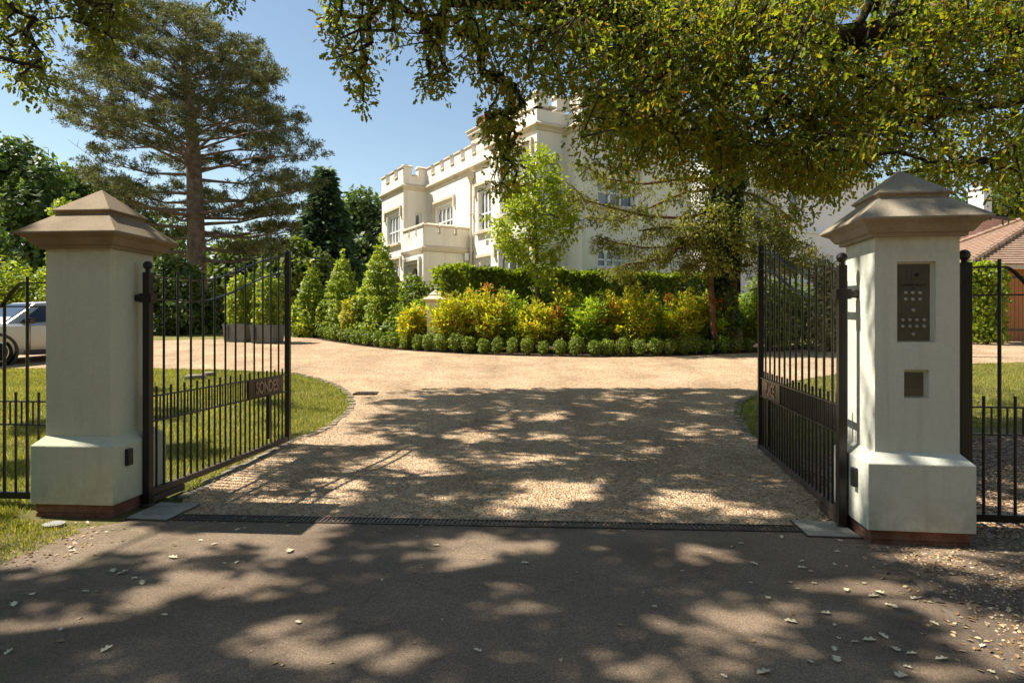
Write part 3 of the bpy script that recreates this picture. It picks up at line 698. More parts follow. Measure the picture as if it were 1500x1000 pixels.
def facade(a, b, z0, z1, wins, mat, parent, recess=.2):
    """wall with its windows: wins = [(s0,s1,za,zb,lights,hood,transom)]"""
    n = outn(a, b); mb = MB(); pt = panel(mb, a, b, z0, z1, [q[:4] for q in wins], recess, n); mb.build('wall', mat, parent)
    e = (b - a).normalized(); E = (e.x, e.y)
    for s0, s1, za, zb, lights, hood, trans in wins:
        W = s1 - s0; H = zb - za; d = recess - .03; fr = MB()
        for s in (s0 + .045, s1 - .045): fr.box(pt(s, (za + zb) / 2, d), (.09, .08, H), E)
        fr.box(pt((s0 + s1) / 2, zb - .05, d), (W - .18, .078, .10), E); fr.box(pt((s0 + s1) / 2, za + .05, d), (W - .18, .078, .10), E)
        lw = (W - .18) / lights
        for k in range(1, lights): fr.box(pt(s0 + .09 + lw * k, (za + zb) / 2, d), (.075 if lights < 3 or k != lights // 2 else .11, .07, H - .2), E)
        for zt in trans: fr.box(pt((s0 + s1) / 2, za + H * zt, d - .005), (W - .18, .06, .07), E)
        for k in range(lights):      # pointed heads of the lights
            l = s0 + .09 + lw * k + .035; rr_ = l + lw - .07; zt = zb - .10; hh = min(.28, lw * .6)
            for x0, x1 in ((l, (l + rr_) / 2), (rr_, (l + rr_) / 2)):
                tri = [(x0, zt - hh), (x0 + (x1 - x0) * .35, zt - hh * .45), (x1, zt), (x0, zt)]
                fr.hexa([pt(x, z, d + .03) for x, z in tri], [pt(x, z, d - .03) for x, z in tri])
        w = fr.build('window', M['frame'], parent)
        MB().quad(pt(s0, za, recess - .01), pt(s1, za, recess - .01), pt(s1, zb, recess - .01), pt(s0, zb, recess - .01)).build('pane', M['glass'], w)
        MB().box(pt((s0 + s1) / 2, za - .075, -.03), (W + .24, .26, .146), E).build('sill', M['house_trim'] if mat is M['house'] else mat, parent, bevel=.015)
        if hood:
            h = MB().box(pt((s0 + s1) / 2, zb + .26, -.055), (W + .62, .12, .13), E)
            for s in (s0 - .25, s1 + .25): h.box(pt(s, zb + .0, -.052), (.12, .11, .39), E); h.box(pt(s, zb - .235, -.06), (.17, .14, .09), E)
            h.build('hood_mould', M['house_trim'], parent)
def W(a, b, p0, p1, y_top, y_bot, lights, hood=True, trans=(.42,)):
    e = (b - a).normalized(); s0, s1 = on(p0, a, e), on(p1, a, e); mid = a + e * (s0 + s1) / 2; pm = CX + F * mid.x / mid.y
    return (s0, s1, hx(y_bot, mid.y), hx(y_top, mid.y), lights, hood, trans)
facade(B0, B1, Z0 - .4, ZC, [W(B0, B1, 567, 585.5, 314, 358, 4), W(B0, B1, 567, 585.5, 386, 440, 4)], M['house'], house)
facade(B1, J1, Z0 - .4, ZC, [W(B1, J1, 608, 617.5, 311, 334, 1, False, ())], M['house'], house)
facade(J1, MJ, Z0 - .4, ZC, [W(J1, MJ, 638, 663, 300, 341, 4), W(J1, MJ, 700.5, 723, 275, 337, 4), W(J1, MJ, 703, 722, 382, 430, 3)], M['house'], house)
facade(MJ, TL, Z0 - .4, ZC + .12, [], M['house'], house)
facade(TL, TR, Z0 - .4, ZC + .12, [W(TL, TR, 732, 775, 226, 311, 4), W(TL, TR, 730, 776, 362, 440, 4)], M['house'], house)
facade(TR, TS, Z0 - .4, ZC + .12, [W(TR, TS, 806, 821, 226, 319, 1, False), W(TR, TS, 806, 822, 358, 430, 1, False)], M['house'], house)
facade(TS, WF, Z0 - .4, ZC + .12, [], M['house'], house)
facade(WF, WE, Z0 - .4, ZC + .12, [W(WF, WE, 876, 915, 363, 393, 3), W(WF, WE, 876, 930, 255, 303, 3)], M['house'], house)
C1 = WE + U * ((B0 - WE).dot(U)); 
facade(WE, C1, Z0 - .4, ZC, [], M['house'], house); facade(C1, B0, Z0 - .4, ZC, [], M['house'], house)
chain = [C1, B0, B1, J1, MJ, TL, TR, TS, WF, WE, C1]
m = MB(); sweep(m, chain, [(0, ZC - .22), (.05, ZC - .2), (.07, ZC - .1), (.17, ZC - .03), (.17, ZC + .03), (.02, ZC + .16)]); m.build('cornice', M['house_trim'], house)
m = MB(); sweep(m, chain, [(.02, ZC + .125), (.02, ZP), (-.34, ZP), (-.34, ZC - .3)]); m.build('parapet', M['house'], house)
def battlements(ch, zp, zm, per, parent, thick=.36, proud=.02, wallmat=None):
    for i, (a, b) in enumerate(zip(ch, ch[1:])):
        n = outn(a, b); e = (b - a).normalized(); L = (b - a).length; E = (e.x, e.y)
        k = max(1, round((L - .75) / per)); mw = min(.75, L * .36); step = (L - mw) / k
        for j in range(k + 1):
            lo = j * step; hi = lo + mw
            if j == 0 and i: lo += .012
            if j == k: hi -= .006
            c = a + e * ((lo + hi) / 2) - n * (thick / 2 - proud - .004 * (i % 3)) + Vector((0, 0, (zp + zm) / 2))
            mr = MB().box(c, (hi - lo, thick + .003 * i, zm - zp), E).build('merlon', wallmat or M['house'], parent)
            t = c + Vector((0, 0, (zm - zp) / 2)); a4 = []
            hw, hl = thick / 2 + .06, (hi - lo) / 2 + .05; zz = .0015 * i
            q = lambda x, y, z: t + e * x + n * y + Vector((0, 0, z + zz))
            MB().rings([[q(-hl, -hw, 0), q(hl, -hw, 0), q(hl, hw, 0), q(-hl, hw, 0)], [q(-hl, -hw, .07), q(hl, -hw, .07), q(hl, hw, .07), q(-hl, hw, .07)], [q(-hl * .9, -.04, .17), q(hl * .9, -.04, .17), q(hl * .9, .04, .17), q(-hl * .9, .04, .17)]]).build('coping', M['house_trim'], mr)
            if j < k:
                c2 = a + e * ((hi + lo + step + (0 if j else -.012)) / 2 ) ; g0 = hi; g1 = (j + 1) * step
                cc = a + e * ((g0 + g1) / 2) - n * (thick / 2 - proud) + Vector((0, 0, zp + .04 + zz))
                MB().box(cc, (g1 - g0 - .10, thick + .12, .08), E).build('crenel_sill', M['house_trim'], parent)
battlements([B0, B1, J1, MJ], ZP, ZM, 1.2, house)
battlements([TL, TR, TS, WF, WE], ZP + .12, ZM + .14, 1.25, house)
m = MB(); m.v = [p + Vector((0, 0, ZC - .05)) for p in mitre([C1, B0, B1, J1, MJ, TL, TR, TS, WF, WE], -.2)]; m.f = [tuple(range(10))]
m.build('roof', M['lead'], house)
# string course and drainpipe
m = MB(); dp = H0 + U * on(693, H0, U) + outn(J1, MJ) * .12
m.tube([dp + Vector((0, 0, Z0)), dp + Vector((0, 0, ZC - .75))], .055, 10)
m.rings([[dp + Vector((x * w_, y * w_, z)) for x, y in ((-1, -1), (1, -1), (1, 1), (-1, 1))] for w_, z in ((.06, ZC - .85), (.09, ZC - .7), (.17, ZC - .55), (.17, ZC - .28))])
for z in (3.5, 5.3, 7.1): m.box(dp + Vector((0, 0, z)), (.17, .15, .07), (U.x, U.y))
m.build('drainpipe', M['house_trim'], house)
m = MB(); dp2 = H0 + U * (on(689, H0, U) + .0) - V_ * .3 - U * .12
m.tube([dp2 + Vector((0, 0, Z0)), dp2 + Vector((0, 0, 4.9)), dp2 + Vector((0, 0, 5.2)) + V_ * .2], .05, 8).box(dp2 + Vector((0, 0, 5.0)), (.2, .2, .35), (U.x, U.y)); m.build('drainpipe', M['frame'], house)
for px, py in ((714, 355), (740, 345)):
    a = J1 if px < 719 else TL; b = MJ if px < 719 else TR; e = (b - a).normalized(); p = a + e * on(px, a, e); p.z = hx(py, p.y)
    MB().box(p + outn(a, b) * .005, (.22, .03, .22), (e.x, e.y)).build('air_brick', M['lead'], house)
# porch with its battlemented balcony
ZB = hx(362, Q1.y); ZBt = hx(341, Q1.y); PB = Q2 + V_ * (Q0 - Q1).dot(V_)
e = (Q1 - Q2).normalized(); Lp = (Q1 - Q2).length; n = outn(Q2, Q1)
mb = MB(); dz = hx(398, Q1.y); zd = hx(384, Q1.y)
ptp = panel(mb, Q2, Q1, Z0 - .4, ZB, [(.42, Lp - .42, Z0 - .4, zd)], .45, n); mb.build('porch_wall', M['house'], house)
mb = MB(); panel(mb, Q1, Q0, Z0 - .4, ZB, [], .2, outn(Q1, Q0)); mb.build('porch_wall', M['house'], house)
mb = MB(); panel(mb, PB, Q2, Z0 - .4, ZB, [], .2, outn(PB, Q2)); mb.build('porch_wall', M['house'], house)
# pointed arch filling the square opening
mb = MB(); l, r_ = .42, Lp - .42; mid = (l + r_) / 2; zs = zd - 1.35
for x0 in (l, r_):
    poly = [(x0, zs - 2.2)] + [(x0 + (mid - x0) * (.12 + .88 * (1 - math.cos(t * math.pi / 2 / 8))), zs + 1.15 * math.sin(t * math.pi / 2 / 8)) for t in range(9)] + [(mid, zd), (x0, zd)]
    poly.insert(1, (x0 + (mid - x0) * .12, zs - 2.2))
    k = len(poly); n0 = len(mb.v); mb.hexa([ptp(x, z, .30) for x, z in poly], [ptp(x, z, .12) for x, z in poly])
mb.build('porch_arch', M['house_trim'], house)
MB().quad(ptp(l, Z0 - .4, .44), ptp(r_, Z0 - .4, .44), ptp(r_, zd, .44), ptp(l, zd, .44)).build('door', M['bark_dark'], house)
h = MB().box(ptp(mid, zd + .24, -.07), (Lp - .5, .15, .16), (e.x, e.y))
for s in (.32, Lp - .32): h.box(ptp(s, zd - .25, -.066), (.14, .14, .82), (e.x, e.y))
h.build('hood_mould', M['house'], house)
m = MB(); sweep(m, [PB, Q2, Q1, Q0], [(0, ZB - .2), (.08, ZB - .16), (.12, ZB - .04), (.12, ZB), (.02, ZB + .12)]); m.build('cornice', M['house_trim'], house)
m = MB(); sweep(m, [PB, Q2, Q1, Q0], [(.02, ZB + .1), (.02, ZBt), (-.25, ZBt), (-.25, ZB - .2)]); m.quad(*[p + Vector((0, 0, ZB - .1)) for p in (PB, Q2, Q1, Q0)]); m.build('parapet', M['house'], house)
battlements([PB, Q2, Q1, Q0], ZBt, ZBt + .34, 1.05, house, .27)
# chimney
cb = H0 + U * on(690, H0, U) + V_ * 3.4; zc = 11.0
cb = P(706, 200, 36); cb.z = 0
ch = MB(); rr = lambda w, z: [cb + U * (i * w) + V_ * (j * w * .7) + Vector((0, 0, z)) for i, j in ((-1, -1), (1, -1), (1, 1), (-1, 1))]
zt = hx(192, 36)
ch.rings([rr(.55, ZC - .3), rr(.55, zt - .5), rr(.75, zt - .2), rr(.75, zt - .06), rr(.85, zt), rr(.85, zt + .06), rr(.6, zt + .12)]); chim = ch.build('chimney', M['house_trim'], house)
for k in range(3):
    c = cb + U * (-.45 + .45 * k); c.z = zt + .1
    MB().lathe(c, [(.15, 0), (.16, .08), (.12, .12), (.11, .62), (.135, .64), (.13, .72)], 12).build('chimney_pot', M['terracotta'], chim, True)
# aerial, wall lamp
c = P(812, 130, 29); MB().tube([(c.x, c.y, ZC), (c.x, c.y, c.z + .6)], .015, 5).build('aerial', M['lead'], house)
c = WF + V_ * on(1008, WF, V_) + outn(WF, WE) * .12; c.z = hx(392, c.y); MB().box(c, (.22, .22, .34), (V_.x, V_.y)).build('wall_lamp', M['black'], house, bevel=.02)

# white annexe right of it
a = Vector((PX(1085, 30), 30, 0)); b = a + V_ * on(1290, a, V_)
ann = thing('annexe', 'white stuccoed annexe with an arched window, glimpsed beyond the right gate', 'building', (a.x, a.y, Z0))
facade(a, b, Z0 - .4, hx(334, 31), [W(a, b, 1172, 1189, 374, 412, 2, True, ()), W(a, b, 1211, 1221, 374, 400, 1, False, ())], M['white_wall'], ann)
a2, b2 = a + outn(a, b) * -.25, b + outn(a, b) * -.25
facade(a2, b2, hx(334, 31) + .11, 9.6, [W(a2, b2, 1108, 1130, 268, 322, 2, True), W(a2, b2, 1158, 1172, 268, 322, 1, True)], M['white_wall'], ann)
m = MB(); sweep(m, [a, b], [(-.3, hx(334, 31) - .02), (.1, hx(334, 31) - .02), (.1, hx(334, 31) + .06), (-.3, hx(334, 31) + .17)]); m.build('cornice', M['white_wall'], ann)
bk = [a + U * 6, b + U * 6]
m = MB(); panel(m, b2, b2 + U * 6, Z0 - .4, 9.6, [], .2, outn(b2, b2 + U)); panel(m, a2 + U * 6, a2, Z0 - .4, 9.6, [], .2, outn(a2 + U, a2)); panel(m, b2 + U * 6, a2 + U * 6, Z0 - .4, 9.6, [], .2, U); m.quad(*[p + Vector((0, 0, 9.5)) for p in (a2, b2, b2 + U * 6, a2 + U * 6)])
m.build('wall', M['white_wall'], ann)
e = (b - a).normalized(); p = a + e * on(1194, a, e) + outn(a, b) * .01; p.z = hx(362.5, p.y); MB().box(p, (.16, .04, .16), (e.x, e.y)).build('air_brick', M['lead'], ann)

# ------------------------------------------------------------------ garage and cottage on the right
def tiled_slope(mb, p00, p10, p11, p01, rows):
    """a roof slope as overlapping tile courses from eave p00-p10 up to p01-p11"""
    n = (p10 - p00).cross(p01 - p00).normalized()
    if n.z < 0: n = -n
    for i in range(rows):
        t0, t1 = i / rows, (i + 1) / rows
        a, b = p00.lerp(p01, t0), p10.lerp(p11, t0); c, d = p10.lerp(p11, t1), p00.lerp(p01, t1)
        mb.quad(a + n * .035, b + n * .035, c + n * .005, d + n * .005); mb.quad(a - n * .01, b - n * .01, b + n * .035, a + n * .035)
gd = 23.2; gx0 = PX(1466, gd); zg = gz(gd)
gar = thing('garage', 'low garage with clay tiled hipped roof and orange timber doors behind the right fence', 'garage', (gx0 + 3, gd, zg))
ze = hx(387, gd)
mb = MB(); panel(mb, (gx0 - .35, gd), (gx0 + 7.4, gd), zg - .2, ze, [(.35, 3.1, zg - .2, ze - .14), (3.8, 6.6, zg - .2, ze - .14)], .14, (0, -1)); panel(mb, (gx0 - .35, gd + 6), (gx0 - .35, gd), zg - .2, ze, [], .1, (-1, 0)); panel(mb, (gx0 + 7.4, gd), (gx0 + 7.4, gd + 6), zg - .2, ze, [], .1, (1, 0)); panel(mb, (gx0 + 7.4, gd + 6), (gx0 - .35, gd + 6), zg - .2, ze, [], .1, (0, 1)); mb.build('wall', M['house_trim'], gar)
for x0 in (gx0 + .0, gx0 + 3.45):
    m = MB(); nb = 20
    for k in range(nb): m.box((x0 + 2.75 * (k + .5) / nb, gd + .1, (zg + ze - .14) / 2), (2.75 / nb - .012, .05, ze - .14 - zg - .04), (1, 0))
    dd = m.build('door', M['wood_door'], gar)
    for z in (hx(483, gd), ze - .45): MB().box((x0 + .55, gd + .068, z), (1.05, .02, .07), (1, 0)).build('strap_hinge', M['iron'], dd)
ey0, ey1 = gd - .35, gd + 6.5; ex0, ex1, zr = PX(1421, ey0), gx0 + 15, hx(302, 26.2)
ez = ze - .02; rp0, rp1 = Vector((PX(1556, 26.2), (ey0 + ey1) / 2, zr)), Vector((ex1 - 4.2, (ey0 + ey1) / 2, zr))
c00, c10, c11, c01 = Vector((ex0, ey0, ez)), Vector((ex1, ey0, ez)), Vector((ex1, ey1, ez)), Vector((ex0, ey1, ez))
mb = MB(); tiled_slope(mb, c00, c10, rp1, rp0, 28); tiled_slope(mb, c01, c00, rp0, rp0, 28); tiled_slope(mb, c10, c11, rp1, rp1, 28); tiled_slope(mb, c11, c01, rp0, rp1, 28); mb.quad(c00, c10, c11, c01)
rf = mb.build('roof', M['tile'], gar)
m = MB()
for p, q in ((c00, rp0), (c01, rp0), (c10, rp1), (rp0, rp1)):
    k = 0; L = (q - p).length; dd = (q - p).normalized()
    while k * .28 < L - .1:
        s = p + dd * (k * .28) + Vector((0, 0, .05)); m.tube([s, s + dd * .31], [.13, .085], 8); k += 1
m.build('hip_tile', M['tile'], rf)
MB().box(((ex0 + ex1) / 2, ey0 + .05, ez - .1), (ex1 - ex0 - .1, .06, .16), (1, 0)).build('fascia', M['house_trim'], gar)
cd = 33.; cx0 = PX(1375, cd); cot = thing('cottage', 'taller cottage with weathered brown tiled roof and white chimney behind the garage', 'cottage', (cx0 + 6, cd, 1.4))
zce = hx(371, cd); zcr = hx(300, cd)
mb = MB(); x1 = cx0 + 12
panel(mb, (cx0, cd), (x1, cd), 1.0, zce, [], .1, (0, -1)); panel(mb, (cx0, cd + 9), (cx0, cd), 1.0, zce, [], .1, (-1, 0)); panel(mb, (x1, cd), (x1, cd + 9), 1.0, zce, [], .1, (1, 0)); panel(mb, (x1, cd + 9), (cx0, cd + 9), 1., zce, [], .1, (0, 1)); mb.build('wall', M['house'], cot)
e00, e10, e11, e01 = Vector((cx0 - .4, cd - .5, zce)), Vector((x1 + .4, cd - .5, zce)), Vector((x1 + .4, cd + 9.5, zce)), Vector((cx0 - .4, cd + 9.5, zce))
k0, k1 = Vector((PX(1432, cd + 4), cd + 4.4, zcr + .3)), Vector((x1 - 3, cd + 4.4, zcr - .1))
mb = MB(); tiled_slope(mb, e00, e10, k1, k0, 34); tiled_slope(mb, e01, e00, k0, k0, 34); tiled_slope(mb, e10, e11, k1, k1, 34); tiled_slope(mb, e11, e01, k0, k1, 34); mb.quad(e00, e10, e11, e01)
# lower cross wing whose hip shows against the main slope
w00, w10, w1, w0 = Vector((PX(1398, cd - 2), cd - 2.2, zce - .05)), Vector((PX(1478, cd - 2), cd - 2.2, zce - .05)), Vector((PX(1440, cd + 1), cd + 2.5, hx(318, cd + 2))), Vector((PX(1438, cd + 1), cd + 2.5, hx(318, cd + 2)))
tiled_slope(mb, w00, w10, w1, w0, 24); wl = Vector((w00.x, cd + 1, zce - .05)); wr = Vector((w10.x, cd + 1, zce - .05)); tiled_slope(mb, wl, w00, w0, w0, 24); tiled_slope(mb, w10, wr, w1, w1, 24)
rf = mb.build('roof', M['tile_old'], cot)
mb = MB(); panel(mb, (w00.x + .4, cd - 1.8), (w10.x - .4, cd - 1.8), 1., zce - .06, [], .1, (0, -1)); panel(mb, (w00.x + .4, cd), (w00.x + .4, cd - 1.8), 1., zce - .06, [], .1, (-1, 0)); panel(mb, (w10.x - .4, cd - 1.8), (w10.x - .4, cd), 1., zce - .06, [], .1, (1, 0)); mb.build('wall', M['house'], cot)
MB().box(((w00.x + w10.x) / 2, w00.y + .04, zce - .18), (w10.x - w00.x - .1, .07, .26), (1, 0)).build('fascia', M['house'], cot)
c = P(1435.5, 290, cd + 4.6); zb_, zt_ = zcr - .8, hx(279, cd + 4.6)
chb = MB().box((c.x, c.y, (zb_ + zt_) / 2), (.92, .8, zt_ - zb_), (.86, .5)).box((c.x, c.y, zt_ + .06), (1.05, .92, .12), (.86, .5)).build('chimney', M['white_wall'], rf)
for k in (-.2, .2): MB().lathe((c.x + k, c.y, zt_ + .12), [(.13, 0), (.11, .4), (.13, .42)], 10).build('chimney_pot', M['terracotta'], chb, True)

# ------------------------------------------------------------------ the car
def car():
    base = G(-8, 537); hd = math.radians(242)         # front axle, heading
    fx = Vector((math.cos(hd), math.sin(hd), 0)); sx = Vector((-fx.y, fx.x, 0))   # sx = car's left
    c0 = Vector((base.x, base.y, gz(base.y))) - sx * .8
    rt = thing('suv_car', 'silver SUV parked on the gravel behind the left fence', 'car', c0[:])
    pt = lambda x, y, z: c0 + fx * x + sx * y + Vector((0, 0, z))
    # stations along the car: (x, half width bottom, z bottom, half width waist, z waist)
    st = [(.92, .55, .42, .60, .66), (.86, .74, .30, .78, .80), (.55, .86, .27, .88, .98), (0, .90, .27, .915, 1.04), (-.6, .91, .27, .925, 1.06), (-1.6, .91, .27, .93, 1.08), (-2.7, .90, .30, .92, 1.12), (-3.3, .84, .40, .88, 1.14), (-3.52, .74, .5, .80, 1.08)]
    R = []
    for x, wb, zb, ww, zw in st:
        zm = zb + (zw - zb) * .5
        R.append([pt(x, -wb + .05, zb), pt(x, wb - .05, zb), pt(x, wb, zb + .08), pt(x, max(wb, ww) + .01, zm), pt(x, ww, zw - .06), pt(x, ww - .07, zw), pt(x, -ww + .07, zw), pt(x, -ww, zw - .06), pt(x, -max(wb, ww) - .01, zm), pt(x, -wb, zb + .08)])
    MB().rings(R).build('body', M['car'], rt, True)
    hr = [(-.22, .80, 1.03, .76, 1.04), (-.98, .84, 1.06, .62, 1.59), (-1.7, .85, 1.07, .625, 1.655), (-2.5, .85, 1.09, .62, 1.645), (-3.05, .83, 1.11, .60, 1.56), (-3.5, .78, 1.1, .7, 1.14)]
    MB().rings([[pt(x, -a_, z0), pt(x, a_, z0), pt(x, b_, z1), pt(x, b_ * .8, z1 + .03), pt(x, -b_ * .8, z1 + .03), pt(x, -b_, z1)] for x, a_, z0, b_, z1 in hr]).build('cabin', M['car'], rt, bevel=.03)
    for sd in (1, -1):
        y = lambda z, o=.012: sd * (.845 - (z - 1.07) * .405 + o)
        for poly in ([(-.55, 1.10), (-1.50, 1.11), (-1.48, 1.55), (-1.10, 1.53)], [(-1.58, 1.11), (-2.52, 1.13), (-2.42, 1.55), (-1.56, 1.552)], [(-2.60, 1.14), (-3.1, 1.18), (-2.88, 1.47), (-2.50, 1.54)]):
            MB().hexa([pt(x, y(z, -.03), z) for x, z in poly], [pt(x, y(z), z) for x, z in poly]).build('side_window', M['car_glass'], rt)
        MB().box(pt(-.68, sd * 1.0, 1.14), (.18, .24, .15), (fx.x, fx.y)).build('door_mirror', M['black'], rt, bevel=.04)
        MB().box(pt(-1.6, sd * .925, .33), (2.0, .05, .13), (fx.x, fx.y)).build('sill_trim', M['cladding'], rt, bevel=.02)
        for xd in (-.72, -1.66, -2.55): MB().box(pt(xd, sd * .928, .70), (.012, .02, .66), (fx.x, fx.y)).build('door_gap', M['black'], rt)
        for xd in (-1.5, -2.4): MB().box(pt(xd, sd * .948, .93), (.2, .03, .035), (fx.x, fx.y)).build('door_handle', M['car'], rt, bevel=.01)
        MB().box(pt(.70, sd * .66, .80), (.30, .34, .13), (fx.x, fx.y)).build('headlight', M['lamp_glass'], rt, bevel=.03)
        for xw in (0, -2.68):
            cw = pt(xw, sd * .80, .36); ax = sx * sd
            MB().lathe(cw, [(.47, .05), (.47, .135), (.40, .145), (.40, .05)], 28, ax).build('wheel_arch', M['cladding'], rt, True)
            wh = MB().lathe(cw, [(.25, -.11), (.34, -.11), (.36, -.07), (.36, .09), (.34, .125), (.25, .12)], 30, ax).build('wheel', M['tyre'], rt, True)
            rm = MB().lathe(cw, [(.25, .04), (.255, .122), (.235, .125), (.225, .06)], 30, ax)
            for k in range(5):
                an = 2 * math.pi * k / 5; d = fx * math.cos(an) + Vector((0, 0, math.sin(an))); q = fx * -math.sin(an) + Vector((0, 0, math.cos(an)))
                rm.hexa([cw + ax * .07 + d * .03 + q * .045, cw + ax * .07 + d * .235 + q * .06, cw + ax * .07 + d * .235 - q * .06, cw + ax * .07 + d * .03 - q * .045], [cw + ax * .11 + d * .03 + q * .04, cw + ax * .118 + d * .235 + q * .045, cw + ax * .118 + d * .235 - q * .045, cw + ax * .11 + d * .03 - q * .04])
            rm.lathe(cw, [(.05, .06), (.05, .12), (.02, .125)], 12, ax); rm.build('rim', M['alloy'], wh)
    MB().hexa([pt(-.28, -.70, 1.075), pt(-.28, .70, 1.075), pt(-.95, .56, 1.565), pt(-.95, -.56, 1.565)], [pt(-.27, -.70, 1.10), pt(-.27, .70, 1.10), pt(-.93, .56, 1.60), pt(-.93, -.56, 1.60)]).build('windscreen', M['car_glass'], rt)
    MB().box(pt(.93, 0, .62), (.05, 1.0, .22), (fx.x, fx.y)).build('grille', M['black'], rt, bevel=.02)
    MB().box(pt(.90, 0, .40), (.12, 1.3, .16), (fx.x, fx.y)).build('bumper', M['cladding'], rt, bevel=.04)
car()

# ------------------------------------------------------------------ planting near the house
def shrub(name, label, cat, base, blobs, n, L, Wd, mat, group=None, stems=0, inner=.6, shape='quad', up=.35, extra=None, h=None, bark='twig'):
    r = thing(name, label, cat, base, group)
    b = Vector(base)
    m = MB(); k = max(stems, 1); hh = h or max(q[2] for q in blobs) - b.z
    for i in range(k):
        an = 2.4 * i; rr = (.0 if k == 1 else .10 + .05 * (i % 3))
        tp = b + Vector((math.cos(an) * rr * 2.2, math.sin(an) * rr * 2.2, hh * random.uniform(.6, .8)))
        m.tube([b + Vector((math.cos(an) * rr * .5, math.sin(an) * rr * .5, -.05)), b.lerp(tp, .5) + Vector((0, 0, .02)), tp], [.02 + .03 * (k == 1), .016 + .015 * (k == 1), .006], 6)
    m.build('trunk' if k == 1 else 'stem', M[bark], r)
    foliage('foliage', blobs, n, L, Wd, mat, r, shape, inner, up)
    if extra: foliage('foliage', extra[0], extra[1], L, Wd, extra[2], r, shape, .2, up)
    return r
# clipped cones
def cone_blobs(c, w, h, nz=9):
    out = []
    for i in range(nz):
        t = i / (nz - 1); rr = w * 1.12 * (1 - t ** 1.6) * min(1, .80 + t * 2.2) + .06
        out.append((c.x, c.y, c.z + .12 + t * (h - .2), rr, rr, max(rr * .6, h / nz * .8)))
    return out
for px, py, d, wpx, top, lab, n in ((559, 497, 23.6, 72, 352, 'largest clipped green cone bush beside the porch', 9000), (502, 494, 25.2, 60, 373, 'middle clipped green cone bush of the row', 7000), (456, 490, 25.4, 48, 391, 'smallest clipped cone bush at the far end of the row', 5000)):
    c = Vector((PX(px, d), d, gz(d))); hh = hx(top, d) - c.z
    shrub('topiary_cone', lab, 'topiary', c[:], cone_blobs(c, wpx / F * d / 2, hh), int(n * 2.0), .11, .075, M['topiary'], 'clipped cones along the drive', 0, .88)
for px, d, wpx, top, lab in ((516, 23.4, 32, 441, 'golden clipped ball bush left of the largest cone'), (468, 25.6, 26, 447, 'golden clipped ball bush between the two smaller cones'), (433, 27.4, 22, 440, 'small golden ball bush at the end of the low hedge')):
    c = Vector((PX(px, d), d, gz(d))); hh = hx(top, d) - c.z; rr = wpx / F * d / 2
    shrub('topiary_ball', lab, 'topiary', c[:], [(c.x, c.y, c.z + hh * .5, rr, rr, hh * .5)], 2600, .10, .07, M['golden'], None, 0, .82)
c = Vector((PX(612, 22.2), 22.2, gz(22.2)))
shrub('laurel_bush', 'loose dark green bush between the largest cone and the hedge', 'bush', c[:], [(c.x + x, c.y + y, c.z + z, r, r * .8, r) for x, y, z, r in ((-.3, 0, .6, .75), (.3, .1, .9, .7), (0, 0, 1.4, .55), (-.2, .1, 1.9, .4), (.35, 0, 1.7, .4))], 3800, .15, .09, M['box'], None, 4, .5)
# box edging: one plant, then copies
def edge_pts():
    L = []; pts = [Vector((x, y, 0)) for x, y in HG]
    s = .0
    for a, b in zip(pts, pts[1:]):
        l = (b - a).length; e = (b - a) / l; nn = Vector((-e.y, e.x, 0))
        while s < l:
            L.append(a + e * s + nn * .24); s += .46 * random.uniform(.92, 1.08)
        s -= l
    return L
ep = edge_pts(); protos = []
for k in range(4):
    r = thing('box_plant', 'small clipped box plant in the low edging row along the gravel', 'box plant', (0, 0, 0), 'box plants edging the flower bed')
    MB().tube([(0, 0, -.03), (0, 0, .2)], [.02, .012], 6).build('stem', M['twig'], r)
    foliage('foliage', [(0, 0, .27, .175, .175, .20), (.03 * (k - 1.5), .02, .36, .15, .15, .12), (-.03, .03 * (k - 1), .15, .13, .13, .12)], 900, .05, .034, M['box'], r, 'quad', .6)
    protos.append(r)
for i, p in enumerate(ep):
    pr_ = protos[i] if i < 4 else copy_tree(protos[i % 4])
    pr_.location = (p.x, p.y, gz(p.y)); pr_.rotation_euler = (0, 0, random.uniform(0, 6.28)); s = random.uniform(.9, 1.12); pr_.scale = (s * random.uniform(.85, 1.2), s * random.uniform(.9, 1.15), s * random.uniform(.88, 1.1))
